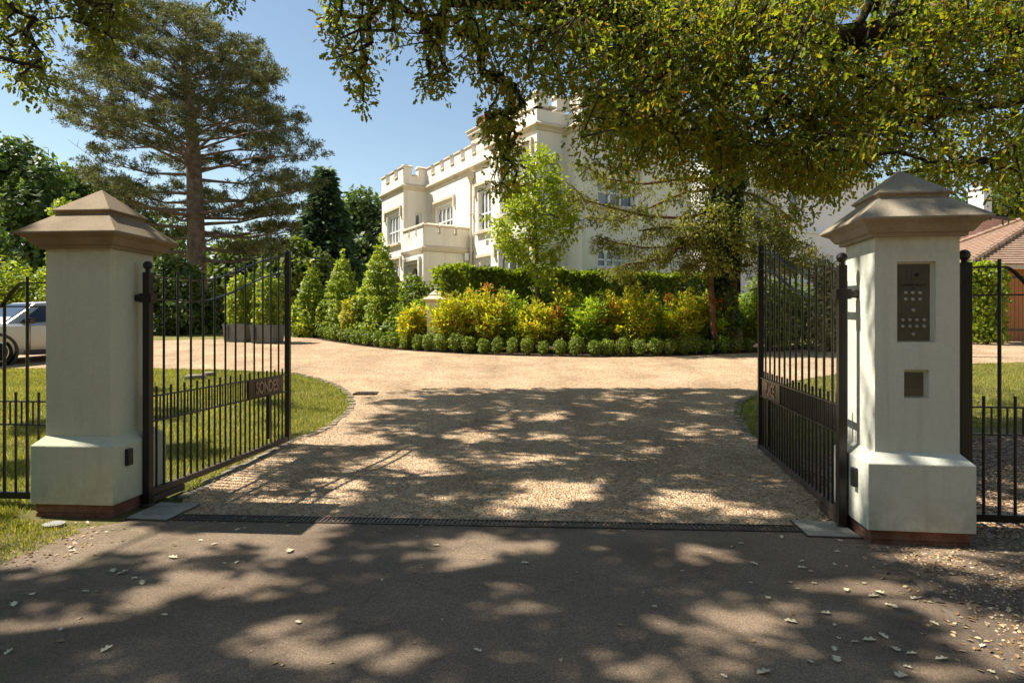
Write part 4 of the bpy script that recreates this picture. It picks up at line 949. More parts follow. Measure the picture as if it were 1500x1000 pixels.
# clipped hedge
def hedge(name, label, a, b, th, z0, zt, n, mat, L=.12, Wd=.07, loose=.05):
    a = Vector(a); b = Vector(b); e = (b - a).normalized(); nn = Vector((-e.y, e.x, 0)); Ln = (b - a).length
    r = thing(name, label, 'hedge', ((a + b) / 2)[:2] + (z0,))
    m = MB()
    k = int(Ln / .5)
    for i in range(k):
        p = a + e * (Ln * (i + .5) / k); m.tube([(p.x, p.y, z0 - .05), (p.x + .05, p.y, z0 + (zt - z0) * .5), (p.x - .1, p.y + .1, z0 + (zt - z0) * .85)], [.03, .02, .008], 5)
    m.build('trunk', M['twig'], r)
    u = RNG.random(n) * Ln; face = RNG.random(n); h = zt - z0; q = RNG.random(n)
    tot = h * 2 + th; top = face < th * 1.6 / tot; side = np.where(RNG.random(n) < .75, -1, 1)
    off = np.where(top, (q - .5) * th, side * th / 2) ; z = np.where(top, zt, z0 + q * h)
    wob = .06 * np.sin(u * 2.1) + .05 * np.sin(u * 5.3 + z * 3) + RNG.normal(size=n) * loose
    dep = -np.abs(RNG.normal(size=n)) * .10
    off = off + np.where(top, 0, side * (wob + dep)); z = z + np.where(top, wob + dep, 0)
    p = np.stack([a.x + e.x * u + nn.x * off, a.y + e.y * u + nn.y * off, z], 1)
    d = np.where(top[:, None], np.array([[0, 0, 1.]]), side[:, None] * np.array([[nn.x, nn.y, .25]]))
    nr = unit(d + RNG.normal(size=(n, 3)) * .5); t = unit(np.cross(nr, rdir(n)) + np.array([0, 0, .3])); s = .7 + .6 * RNG.random(n)
    leaves('foliage', p, t, nr, L * s, Wd * s, mat, r, 'leaf'); return r
hedge('clipped_hedge', 'long clipped bright green hedge in front of the mansion', (-2.5, 21.6, 0), (7.45, 25., 0), 1.1, .95, 3.42, 36000, M['hedge'], .13, .085)
hedge('clipped_hedge', 'dark green hedge beside the garage doors behind the right fence', (PX(1405, 22.5), 22.5, 0), (PX(1462, 22.3), 22.3, 0), 1.0, 1.0, hx(396, 22.4), 7000, M['hedge'], .12, .08, .1)
# feathery shrubs: individual plants, each with leafy plumes on canes
def plume_blobs(c, w, h, n, seed):
    rr = random.Random(seed); out = []
    for i in range(n):
        an = rr.uniform(0, 6.28); q = rr.random() ** .6; hh = h * rr.uniform(.30, 1.08) ** .8; x = math.cos(an) * q * w; y = math.sin(an) * q * w * .8
        hh *= 1 - .25 * q; r = rr.uniform(.10, .21); out.append((c.x + x, c.y + y, c.z + hh - .1, r, r, r * rr.uniform(.5, 1.1)))
    return out
NPX = [(606, 18.7, 456, 0), (622, 20.4, 440, 1), (660, 18.75, 436, 0), (690, 19.6, 434, 0), (722, 19.4, 430, 0), (757, 19.9, 441, 1), (790, 19.3, 446, 0), (826, 19.8, 428, 0), (858, 19.3, 436, 1), (893, 19.8, 432, 0), (928, 19.2, 428, 0), (962, 19.9, 436, 1), (996, 19.3, 430, 0), (1028, 19.6, 432, 0), (1050, 18.9, 446, 1), (1092, 19.6, 438, 1)]
def edge_d(px):
    return float(G(px, np.interp(px, [q[0] for q in HEDGE_PX], [q[1] for q in HEDGE_PX])).y)
for i, (px, d, top, g) in enumerate(NPX):
    d = edge_d(px) + .75 + (d - 18.7) * .62
    c = Vector((PX(px, d), d, gz(d))); hh = hx(top - 6, d) - c.z; wd = .62 if i else .36
    mt = M['nandina_green'] if g else M['nandina']
    r = thing('feathery_shrub', 'green feathery shrub with a few red tips behind the box edging' if g else 'golden yellow feathery shrub with orange tints behind the box edging', 'shrub', c[:], 'feathery green shrubs in the bed' if g else 'feathery golden shrubs in the bed')
    rr = random.Random(i); m = MB(); LP = []; LT = []; tips = []
    for k in range(40):
        an = k * 2.399 + rr.uniform(-.4, .4); q = rr.random() ** .65; top = hh * rr.uniform(.45, 1.0) * (1.06 - .30 * q * q)
        dx, dy = math.cos(an), math.sin(an); b0 = Vector((c.x + dx * q * .16, c.y + dy * q * .16, c.z - .03))
        tp = Vector((c.x + dx * q * wd * 1.12, c.y + dy * q * wd * .9, c.z + top)); md = b0.lerp(tp, .55) + Vector((-dx * q * .10, -dy * q * .10, .08))
        m.tube([b0, md, tp], [.013, .010, .004], 5); tips.append(tp)
        n = int(70 + 60 * rr.random()); f = RNG.random(n) ** .75 * .72 + .33
        base = np.where((f < .55)[:, None], np.array(b0)[None] + (np.array(md - b0))[None] * (f / .55)[:, None], np.array(md)[None] + (np.array(tp - md))[None] * ((f - .55) / .45)[:, None])
        sp = RNG.normal(size=(n, 3)) * (.035 + .105 * np.abs(1.02 - f))[:, None] * np.array([1.3, 1.3, .8]); LP.append(base + sp)
        LT.append(unit(sp * 6 + np.array([[dx * .5 * q, dy * .5 * q, .30]]) + RNG.normal(size=(n, 3)) * .35))
    m.build('cane', M['twig'], r); LP = np.concatenate(LP); LT = np.concatenate(LT); n = len(LP); sc = .6 + .8 * RNG.random(n)
    leaves('foliage', LP, LT, unit(RNG.normal(size=(n, 3)) * .6 + np.array([-.25, -.25, .8])), .115 * sc, .036 * sc, mt, r, 'leaf')
    if i % 2 == 0 or g:
        tp = rr.choice([q for q in tips if q.y < c.y + .1 and q.z > c.z + hh * .5] or tips); rp = np.array(tp)[None] + RNG.normal(size=(60, 3)) * np.array([.09, .09, .08]) + np.array([0, -.08, 0])
        leaves('red_foliage', rp, rdir(60) + np.array([0, 0, .4]), rdir(60), .08, .03, M['red_leaf'], r, 'leaf')
# little stone pier among them
d = edge_d(638) + 1.1; c = Vector((PX(638, d), d, gz(d))); wpx = 21 / F * d / 2
r = thing('stone_pier', 'small cream stone pier with pointed cap among the yellow shrubs', 'pier', c[:])
MB().square((c.x, c.y), .1, [(wpx * 1.35, c.z - .1), (wpx * 1.35, c.z + .28), (wpx, c.z + .36)]).build('plinth', M['house'], r, bevel=.01)
zt = hx(443, d); MB().square((c.x, c.y), .1, [(wpx, c.z + .36), (wpx, zt)]).build('shaft', M['house'], r, bevel=.01)
MB().square((c.x, c.y), .1, [(wpx * 1.1, zt), (wpx * 1.5, zt + .07), (wpx * 1.5, zt + .1), (wpx * .8, zt + .2), (wpx * .8, zt + .24), (.005, zt + .40)]).build('cap', M['house_trim'], r, bevel=.006)
# planters with clipped columns
for px, lab, dd in ((352, 'grey box planter with a clipped yellow-green column, left of a pair', 23.2), (392, 'grey box planter with a clipped yellow-green column, right of a pair', 22.6)):
    c = Vector((PX(px, dd), dd, gz(dd))); r = thing('planter', lab, 'planter', c[:], 'planters at the lawn edge')
    MB().square((c.x, c.y), .15, [(.38, c.z), (.42, c.z + .56), (.44, c.z + .56), (.44, c.z + .62), (.36, c.z + .62), (.36, c.z + .55)]).build('box', M['planter'], r)
    m = MB()
    for sx in (-1, 1):
        for k in range(3): m.box((c.x + sx * .0 + (k - 1) * .26, c.y - .405 - .0, c.z + .3), (.02, .05, .48), (.989, -.149))
    m.build('batten', M['planter'], r)
    t = shrub('clipped_column', 'clipped yellow-green column bush growing in the ' + ('left' if px == 352 else 'right') + ' grey planter', 'topiary', (c.x, c.y, c.z + .55), [(c.x, c.y, c.z + 1.0, .42, .42, .5), (c.x, c.y, c.z + 1.5, .40, .40, .5), (c.x, c.y, c.z + 1.95, .32, .32, .35)], 3200, .12, .08, M['lime'] if px == 352 else M['topiary'], 'columns in the planters', 0, .75)

# ------------------------------------------------------------------ trees
def px_poly_sample(poly, n, dlo, dhi):
    """n points whose directions fall inside an outline, spread through a depth range"""
    xs = [p[0] for p in poly]; ys = [p[1] for p in poly]; out = []
    while len(out) < n:
        x, y = random.uniform(min(xs), max(xs)), random.uniform(min(ys), max(ys))
        if inside(poly, x, y): out.append(tuple(P(x, y, random.uniform(dlo, dhi))))
    return out
def inside(poly, x, y):
    c = False; n = len(poly)
    for i in range(n):
        x0, y0 = poly[i]; x1, y1 = poly[i - 1]
        if (y0 > y) != (y1 > y) and x < (x1 - x0) * (y - y0) / (y1 - y0) + x0: c = not c
    return c
def sprays(T, per, spread, L, Wd, droop=.35, radial=True):
    """leaf sprays around target points: arrays p,t,n,L,W"""
    T = np.repeat(np.array(T), per, 0); N = len(T); d = rdir(N); d[:, 2] -= droop; d = unit(d)
    p = T + d * (spread * RNG.random(N) ** .7)[:, None]
    t = unit(d + RNG.normal(size=(N, 3)) * .5 + np.array([0, 0, -.25])); n = unit(rdir(N) * .8 + np.array([0, 0, .8]))
    s = .65 + .7 * RNG.random(N); return p, t, n, L * s, Wd * s
def young_tree():
    d = 20.6; b = Vector((PX(788, d), d, gz(d)))
    r = thing('young_tree', 'slender young tree with bright lime leaves before the mansion tower', 'tree', b[:])
    poly = [(778, 215), (812, 228), (822, 262), (838, 285), (848, 335), (822, 375), (806, 428), (788, 420), (764, 392), (738, 372), (722, 350), (706, 312), (716, 308), (748, 338), (742, 285), (756, 240)]
    T = px_poly_sample(poly, 330, d - .9, d + .9)
    A, B, ra_, rb2 = branch_web([(b.x, b.y, b.z - .1)] + [tuple(P(x, y, d)) for x, y in ((787, 440), (786, 400), (785, 360), (784, 310), (784, 260), (783, 230))], T, .08, .0055, .42, .12)
    seg_mesh('trunk', A, B, ra_, rb2, M['twig'], r)
    leaves('crown', *sprays(T, 17, .24, .125, .075, .1), M['lime'], r)
young_tree()
def pine():
    d = 32.; b = Vector((PX(291, d), d, 1.3)); r = thing('pine_tree', 'tall spreading pine with a thick reddish trunk behind the left gate', 'tree', b[:])
    ys = [8, 30, 60, 100, 140, 185, 230, 270, 310, 350, 390]; Ls = [232, 196, 168, 146, 138, 108, 142, 158, 178, 186, 200]; Rs = [282, 316, 356, 388, 402, 406, 440, 444, 428, 406, 402]
    ctr = lambda z: PX(np.interp(HY - (z - CH) / d * F, [5, 200, 490], [258, 283, 291]), d)
    tz = [b.z - .3, b.z + 1, 4, 7, 10, 12.2, 14.0, 15.6]; tr = [.62, .50, .45, .40, .33, .24, .15, .05]
    MB().tube([(ctr(z), d, z) for z in tz], tr, 14).build('trunk', M['bark'], r, True)
    segs = []; tuf = []
    nb = 88
    for i in range(nb):
        t = (i + .5) / nb; ypx = 380 - 335 * t + random.uniform(-8, 8); z = hx(ypx, d); az = i * 2.399 + random.uniform(-.3, .3)
        if math.sin(az) < -.45 and t < .34 and i % 3: continue
        ca, sa = math.cos(az), math.sin(az); tipy = max(ypx - 28, 10)
        l = ctr(z) - PX(np.interp(tipy, ys, Ls), d); rr = PX(np.interp(tipy, ys, Rs), d) - ctr(z)
        ext = (rr if ca > 0 else l) * abs(ca) + (l + rr) / 2 * .95 * abs(sa); ext *= random.uniform(.76, 1.02) / max(1, abs(ca) + abs(sa)) * 1.12
        s0 = Vector((ctr(z), d, z)); tip = Vector((ctr(z) + ca * ext, d + sa * ext, z + ext * (.05 + .28 * t) + random.uniform(-.2, .3)))
        md = s0.lerp(tip, .5) + Vector((0, 0, -.05 * ext if t < .35 else .06 * ext)); r0 = .035 + .085 * (1 - t) * min(1, ext / 4)
        path = [s0.lerp(md, k / 4) if k <= 4 else md.lerp(tip, (k - 4) / 4) for k in range(9)]
        for k in range(8): segs.append((path[k], path[k + 1], r0 * (1 - k / 9.5), r0 * (1 - (k + 1) / 9.5)))
        side = Vector((-sa, ca, 0)); ns = int(3 + ext * 1.7)
        for k in range(ns):
            f = .42 + .58 * (k + .7) / ns; q = path[min(int(f * 8), 7)].lerp(path[min(int(f * 8) + 1, 8)], f * 8 % 1)
            ln = ext * .36 * (1.15 - f) + .45; sg = 1 if k % 2 else -1
            en = q + side * sg * ln * random.uniform(.6, 1.15) + Vector((ca, sa, 0)) * ln * .6 + Vector((0, 0, random.uniform(.15, .75)))
            segs.append((q, en, r0 * .35 * (1.2 - f) + .012, .008)); tuf.append(en)
            if random.random() < .55: tuf.append(q.lerp(en, .55) + Vector((random.gauss(0, .15), random.gauss(0, .15), .15)))
        tuf.append(tip)
    for px in ((128, 255), (140, 205)): 
        a = P(230, 300, d); e = P(100, px[1], d); segs.append((a, e, .03, .008))
        for k in range(6): q = a.lerp(e, .4 + .1 * k); segs.append((q, q + Vector((random.uniform(-.5, .2), 0, random.uniform(.1, .5))), .012, .005))
    A = np.array([s[0] for s in segs]); B = np.array([s[1] for s in segs])
    seg_mesh('limbs', A, B, np.array([s[2] for s in segs]), np.array([s[3] for s in segs]), M['bark'], r)
    tuf = [q for q in tuf if q.z < 16.75 - .030 * (q.x + 16.2) ** 2]
    C0 = np.array(tuf); K = len(C0); sz = .26 + .30 * RNG.random(K)
    sub = np.repeat(np.arange(K), 15); tc = C0[sub] + rdir(len(sub)) * (sz[sub] * RNG.random(len(sub)) ** .5)[:, None] * np.array([1.15, 1.15, .55])   # needle tufts of each pad
    T = np.repeat(tc, 12, 0); N = len(T); dd = rdir(N); dd[:, 2] += .45; dd = unit(dd)
    leaves('crown', T + dd * .02, dd, rdir(N), .13 + .09 * RNG.random(N), .034, M['pine'], r, 'quad')
pine()
def conifer(name, label, px, d, top, wpx, mat, nb=110, per=34, L=.3, Wd=.11, droop=-.12, bark='bark_dark', base=1.35):
    x = PX(px, d); zt = hx(top, d); H = zt - base; w = wpx / F * d / 2
    r = thing(name, label, 'tree', (x, d, base)); MB().tube([(x, d, base - .2), (x, d, base + H * .5), (x, d, zt)], [H * .022, H * .014, .02], 8).build('trunk', M[bark], r)
    segs = []; pts = []; dirs = []
    for i in range(nb):
        t = (i + .5) / nb; z = base + H * (.05 + .94 * t); ext = w * (1 - t) ** .85 * random.uniform(.72, 1.12) + .1; az = i * 2.399
        tip = Vector((x + math.cos(az) * ext, d + math.sin(az) * ext, z + ext * droop)); s0 = Vector((x, d, z + ext * .1)); segs.append((s0, tip, .02 + .05 * (1 - t), .01))
        m = int(per * (ext / w * 1.6 + .25)); f = np.sqrt(RNG.random(m)); q = np.array(s0)[None] + (np.array(tip) - np.array(s0))[None] * f[:, None]
        sd = np.array([-math.sin(az), math.cos(az), 0]); off = RNG.normal(size=m) * .30 * ext * (1.1 - f) + RNG.normal(size=m) * .12
        q = q + sd[None] * off[:, None] + np.stack([RNG.normal(size=m) * .08, RNG.normal(size=m) * .08, RNG.normal(size=m) * .12 - .1 * np.abs(off)], 1)
        pts.append(q); dirs.append(np.repeat([[math.cos(az), math.sin(az), droop - .25]], m, 0) + sd[None] * np.sign(off)[:, None] * .6)
    A = np.array([s[0] for s in segs]); B = np.array([s[1] for s in segs]); seg_mesh('limbs', A, B, np.array([s[2] for s in segs]), np.array([s[3] for s in segs]), M[bark], r, 4)
    p = np.concatenate(pts); dr_ = unit(np.concatenate(dirs) + RNG.normal(size=p.shape) * .35); n = unit(np.array([[0, 0, 1.]]) + RNG.normal(size=p.shape) * .5); s = .6 + .8 * RNG.random(len(p))
    leaves('crown', p, dr_, n, L * s, Wd * s, mat, r, 'quad'); return r
conifer('fir_tree', 'dark blue-green conifer with a narrow pointed top left of the mansion', 476, 46, 246, 150, M['fir'], 170, 120, .55, .2, -.14)
def broadleaf(name, label, px, d, top, wpx, mat, n, L, Wd, seed, base=1.4, low=.25, group=None, depth=.9, blobs=16):
    rr = random.Random(seed); x = PX(px, d); zt = hx(top, d); H = zt - base; w = wpx / F * d / 2
    r = thing(name, label, 'tree', (x, d, base), group); C = Vector((x, d, base)); bl = []
    for i in range(blobs):
        t = (i + .5) / blobs; z = base + H * (low + (1 - low) * t * .93); prof = math.sin(math.pi * min(1, .18 + .80 * (t * .9 + .05))) ** .6
        az = i * 2.399 + rr.uniform(-.4, .4); q = w * prof * rr.uniform(.45, .80); s = w * rr.uniform(.30, .44) * (.7 + .4 * prof)
        bl.append((x + math.cos(az) * q, d + math.sin(az) * q * depth, z - s * .3, s, s, s * .85))
    bl.append((x, d, base + H * .6, w * .5, w * .5, H * .28)); bl.append((x, d, zt - w * .36, w * .34, w * .34, w * .36))
    T = [(b[0], b[1], b[2]) for b in bl]
    A, B, ra_, rb2 = branch_web([(x, d, base - .2), (x, d, base + H * .15), (x + .1, d, base + H * .32), (x, d, base + H * .5)], T, .1, .05, .5)
    seg_mesh('trunk', A, B, ra_, rb2, M['bark_dark'], r, 7)
    foliage('crown', bl, n, L, Wd, mat, r, 'quad', .45, .4, zmin=base); return r
BT = [('woodland_tree', 'rounded dark woodland tree at the far left above the car', 35, 44, 205, 190, 'wood_dark', 14000, .42, .26),
      ('woodland_tree', 'sunlit woodland tree just behind the green pillar cap', 118, 50, 245, 170, 'wood_leaf', 12000, .44, .28),
      ('woodland_tree', 'dark tree behind the pine trunk, lower than the pine', 205, 52, 300, 170, 'wood_dark', 11000, .44, .28),
      ('woodland_tree', 'mid green tree between the pine and the dark conifer', 360, 48, 345, 150, 'wood_leaf', 10000, .40, .25),
      ('woodland_tree', 'round green tree between the dark conifer and the mansion', 533, 52, 281, 165, 'wood_dark', 14000, .42, .26),
      ('woodland_tree', 'low dark tree under the conifer, left of the cone bushes', 432, 42, 352, 130, 'wood_leaf', 10000, .36, .22),
      ('woodland_tree', 'pale green shrubby tree behind the fence bars above the car', 30, 27, 392, 200, 'lime', 9000, .2, .12),
      ('woodland_tree', 'yellow-green small tree peeping above the green pillar', 92, 26, 292, 70, 'lime', 5000, .18, .11),
      ('woodland_tree', 'dark evergreen seen through the bars near the hinge of the left gate', 258, 27, 375, 110, 'wood_dark', 9000, .2, .12),
      ('woodland_tree', 'mid green bush at the foot of the pine trunk', 322, 28, 432, 120, 'wood_leaf', 7000, .18, .11),
      ('woodland_tree', 'bright yellow-green tree behind the planters', 390, 29, 398, 90, 'lime', 8000, .18, .11),
      ('woodland_tree', 'shaded evergreen at the far left edge behind the car', -60, 33, 290, 190, 'wood_dark', 10000, .28, .18),
      ('woodland_tree', 'light green tree right of the cottage chimney', 1500, 46, 235, 170, 'wood_leaf', 12000, .36, .22),
      ('woodland_tree', 'leafy tree behind the annexe, above the right gate', 1215, 44, 250, 150, 'wood_leaf', 11000, .36, .22),
      ('woodland_tree', 'tall tree behind the cottage roof beside its chimney', 1345, 48, 235, 170, 'wood_leaf', 11000, .36, .22)]
for i, (nm, lab, px, d, top, wp, mt, n, L, Wd) in enumerate(BT): broadleaf(nm, lab, px, d, top, wp, M[mt], n, L, Wd, i + 3, base=gz(d) - .05, low=.05 if d < 32 else .16)
# far wood closing the view beyond the garden
def far_wood():
    bl = []; rr = random.Random(5)
    for k in range(120):
        x = -95 + 190 * k / 119 + rr.uniform(-2, 2); y = 72 + rr.uniform(-6, 10); h = rr.uniform(4.5, 8.5)
        bl += [(x, y, 1.4 + h * .35, 3.4, 3, h * .42), (x + 1, y, 1.4 + h * .75, 2.3, 2.3, h * .3)]
    o = foliage('far_wood', bl, 42000, .8, .5, M['wood_dark'], None, 'quad', .7, .4, zmin=1.3); tag(o, 'dark belt of woodland closing the view beyond the garden', 'woodland', kind='stuff')
far_wood()
def sky_screen_wood():  # unseen trees behind the camera, added to block blue sky light on the pillars
    bl = []; rr = random.Random(9)
    for k in range(26):
        x = -30 + 60 * k / 25 + rr.uniform(-1, 1); y = -11 + rr.uniform(-2, 1); h = rr.uniform(8, 13)
        bl += [(x, y, h * .35, 2.6, 2.4, h * .40), (x + .7, y - .5, h * .75, 2.2, 2.2, h * .28)]
    tag(foliage('sky_screen_wood', bl, 12000, .9, .6, M['wood_leaf'], None, 'quad', .8, .3, zmin=.1), 'unseen leafy wood behind the camera, added to cut sky light on the gates', 'woodland', kind='stuff')
sky_screen_wood()
# ivy-clad conifer by the drive
def ivy_tree():
    d = 19.6; b = Vector((PX(1068, d), d, gz(d))); r = thing('ivy_clad_conifer', 'ivy-covered conifer with bare drooping side branches left of the right gate', 'tree', b[:])
    m = MB(); m.tube([tuple(P(px, py, d)) for px, py in ((1072, 497), (1069, 440), (1066, 380), (1064, 320), (1062, 255), (1060, 120), (1058, 0))], [.27, .24, .22, .20, .18, .13, .06], 12)
    m.build('trunk', M['bark_red'], r, True)
    MB().tube([tuple(P(px, py, d - .3)) for px, py in ((1047, 500), (1043, 440), (1040, 390), (1044, 340), (1058, 300))], [.10, .085, .075, .06, .04], 8).build('trunk', M['bark_red'], r, True)
    foliage('ivy', [(PX(px, d), d - .05, hx(py, d), rx * 1.25, .40, rz) for px, py, rx, rz in ((1070, 470, .2, .5), (1060, 430, .26, .5), (1058, 385, .33, .6), (1056, 340, .40, .6), (1060, 300, .42, .5), (1066, 262, .45, .5), (1060, 215, .5, .6))], 12000, .13, .10, M['ivy'], r, 'quad', .5)
    br = [[(1058, 299), (1010, 320), (950, 317), (899, 305), (857, 293), (838, 272)], [(1050, 350), (1010, 352), (980, 361), (944, 363), (905, 356), (872, 346)], [(1052, 345), (992, 364), (974, 378), (944, 384), (917, 387), (900, 397)], [(1058, 275), (1000, 283), (950, 305), (900, 323), (860, 318)], [(1055, 262), (1000, 262), (940, 270), (890, 262), (850, 240)], [(1070, 350), (1110, 360), (1150, 380), (1180, 392)], [(1068, 310), (1110, 320), (1150, 345), (1190, 362)], [(1066, 280), (1105, 285), (1140, 305), (1165, 325)], [(1060, 330), (1020, 338), (975, 333), (935, 338)], [(1064, 240), (1110, 250), (1150, 270)], [(1060, 370), (1020, 385), (1000, 392)]]
    segs = []; pts = []
    for k, path in enumerate(br):
        dd = [d + (.9 if k % 2 else -.9) * i / (len(path) - 1) for i in range(len(path))]; q = [P(x, y, z) for (x, y), z in zip(path, dd)]
        for i in range(len(q) - 1):
            r0 = .045 * (1 - i / len(q)) + .008; segs.append((q[i], q[i + 1], r0, .045 * (1 - (i + 1) / len(q)) + .008))
            for j in range(15):
                f = j / 15; s = q[i].lerp(q[i + 1], f); e = s + Vector((random.uniform(-.45, .30), random.uniform(-.45, .45), random.uniform(-.34, .18))); segs.append((s, e, .008, .003)); pts += [s.lerp(e, .45), e, s.lerp(e, .75)]
    dense = px_poly_sample([(1010, 300), (1050, 285), (1110, 300), (1160, 340), (1195, 385), (1150, 400), (1100, 395), (1050, 410), (1000, 375), (985, 345)], 280, d - 1., d + .8)
    A = np.array([s[0] for s in segs]); B = np.array([s[1] for s in segs]); seg_mesh('limbs', A, B, np.array([s[2] for s in segs]), np.array([s[3] for s in segs]), M['bark_red'], r)
    a = sprays(pts, 10, .17, .11, .038, .5); c = sprays(dense, 44, .28, .125, .045, .3)
    leaves('crown', *[np.concatenate(z) for z in zip(a, c)], M['larch'], r, 'quad')
ivy_tree()
# shrubs seen through the right gate
for nm, lab, px, d, top, wd, mt, n in (('garden_shrub', 'dark green shrub right behind the meeting edge of the right gate', 1128, 20.5, 405, .9, 'box', 4500), ('garden_shrub', 'shaded mid green shrub seen through the middle of the right gate', 1168, 21.3, 415, .9, 'wood_leaf', 4000), ('variegated_shrub', 'pale variegated shrub seen through the right gate near its hinge', 1214, 19.8, 378, .62, 'variegated', 4200), ('garden_shrub', 'low dark shrub right of the pale variegated one', 1246, 21.5, 410, .8, 'wood_dark', 3500)):
    c = Vector((PX(px, d), d, gz(d))); hh = hx(top, d) - c.z
    shrub(nm, lab, 'shrub', c[:], [(c.x, c.y, c.z + hh * .35, wd, wd * .8, hh * .35), (c.x + .2, c.y, c.z + hh * .65, wd * .75, wd * .7, hh * .3), (c.x - .2, c.y, c.z + hh * .82, wd * .5, wd * .5, hh * .2)], n, .12, .07, M[mt], None, 5, .5)

# ------------------------------------------------------------------ the oaks
SUN_EL = math.radians(55); SUNH = Vector((-.978, .206, 0)).normalized()
TAN = math.tan(SUN_EL)
def toward_sun(gx, gy, z): k = z / TAN; return (gx + SUNH.x * k, gy + SUNH.y * k, z)
LIT = [(1085, 918, 82, 30), (790, 893, 58, 13), (545, 965, 112, 26), (680, 806, 62, 20), (705, 846, 58, 14), (490, 872, 30, 10), (440, 906, 70, 13), (345, 952, 46, 13), (582, 888, 26, 10), (330, 856, 104, 21), (425, 800, 60, 20), (415, 768, 84, 27), (230, 800, 84, 19), (80, 918, 100, 18), (1290, 858, 66, 13), (1030, 812, 44, 11), (960, 990, 110, 22), (1180, 960, 40, 12), (60, 800, 80, 40), (115, 775, 90, 26), (180, 880, 40, 14), (820, 800, 40, 12), (1000, 870, 30, 8)]
GLIT = [[(275, 760), (600, 652), (640, 668), (470, 765)], [(430, 545), (1110, 520), (1110, 552), (870, 552), (700, 568), (600, 590), (560, 630), (600, 655), (430, 655)], [(690, 752), (770, 712), (860, 700), (900, 730), (830, 752)], [(640, 640), (740, 622), (760, 640), (680, 656)], [(560, 690), (640, 670), (680, 690), (600, 720)], [(920, 745), (960, 712), (1060, 722), (1100, 752)], [(880, 664), (960, 652), (980, 668), (900, 682)], [(780, 610), (860, 600), (870, 612), (790, 624)], [(990, 632), (1060, 622), (1070, 636), (1000, 648)], [(720, 676), (800, 660), (830, 672), (750, 692)]]
def shade_wanted(gx, gy):
    d = gy
    if d < 1.0: return random.random() < .5
    px = CX + F * gx / d; py = HY + (CH - gz(gy)) / d * F
    if py > 1040: return True
    if py < 548 - max(0, (600 - px) * -.0): return False
    if 500 < py < 640: px += random.gauss(0, 26); py += random.gauss(2, 5)
    for x, y, a, b in LIT:
        if ((px - x) / a / 1.25) ** 2 + ((py - y) / b / 1.38) ** 2 < 1: return False
    for g in GLIT:
        if inside(g, px, py): return False
    if math.sin(gx * 5.1 + 1.7 * math.sin(gy * 7)) * math.sin(gy * 11 + 1.3 * math.sin(gx * 4)) > (.5 if py < 762 else .86): return False
    if px < 425 and py < 760:                                      # the left lawn: mostly sun, some dapple
        return math.sin(gx * 2.3 + 1) * math.sin(gy * 1.9 + gx) > .68
    if px > 1300: return math.sin(gx * 3.1) * math.sin(gy * 4.3 + gx * 1.7) > .12
    return True
def oak_left():
    b = Vector((-10.5, 2.2, 0)); r = thing('oak_tree', 'oak whose green sprays hang into the top left corner, shading the tarmac', 'tree', b[:])
    T = []; tries = 0
    while len(T) < 5200 and tries < 90000:
        tries += 1; gx, gy = random.uniform(-7.5, 5.2), random.uniform(1.6, 12.6)
        if not shade_wanted(gx, gy): continue
        z = random.uniform(8.2, 12.5); p = toward_sun(gx, gy, z)
        if p[1] > .8 and (HY - (p[2] - CH) / p[1] * F) > -25 and abs(p[0]) < .82 * p[1]: continue
        T.append(p)
    T = np.array(T)
    vis = px_poly_sample([(-30, -30), (95, -30), (62, 60), (80, 128), (64, 172), (22, 128), (8, 70), (-30, 90)], 85, 6.4, 7.8) + px_poly_sample([(85, -30), (180, -30), (178, 30), (158, 85), (140, 60), (118, 40), (95, 50)], 60, 6.6, 7.8) + px_poly_sample([(300, -12), (372, -12), (340, 6)], 8, 7, 8)
    seeds = [(-10.5, 2.2, -.2), (-10.3, 2.4, 2.5), (-10.0, 2.7, 5), (-9, 3.6, 7.4), (-7.6, 4.6, 8.8), (-6.2, 5.6, 9.6), (-4.6, 6.6, 10.2)]
    V0 = np.array(vis)
    A, B, r0, r1 = branch_web(seeds, np.concatenate([T[::9], V0]), .14, .008, .46, .05)
    seg_mesh('trunk', A, B, r0, r1, M['bark_dark'], r)
    MB().tube([(-10.5, 2.2, -.3), (-10.4, 2.3, .4), (-10.3, 2.4, 2.5), (-10.0, 2.7, 5.2)], [.7, .52, .45, .38], 12).build('trunk', M['bark_dark'], r, True)
    a = sprays(T, 12, .13, .14, .095, 0); a[2][:] = unit(np.array([[SUNH.x * .6, SUNH.y * .6, .8]]) + RNG.normal(size=a[2].shape) * .55)
    c = sprays(vis, 15, .19, .075, .040, .5)
    leaves('crown', *[np.concatenate(z) for z in zip(a, c)], M['oak_left'], r, 'oak')
oak_left()
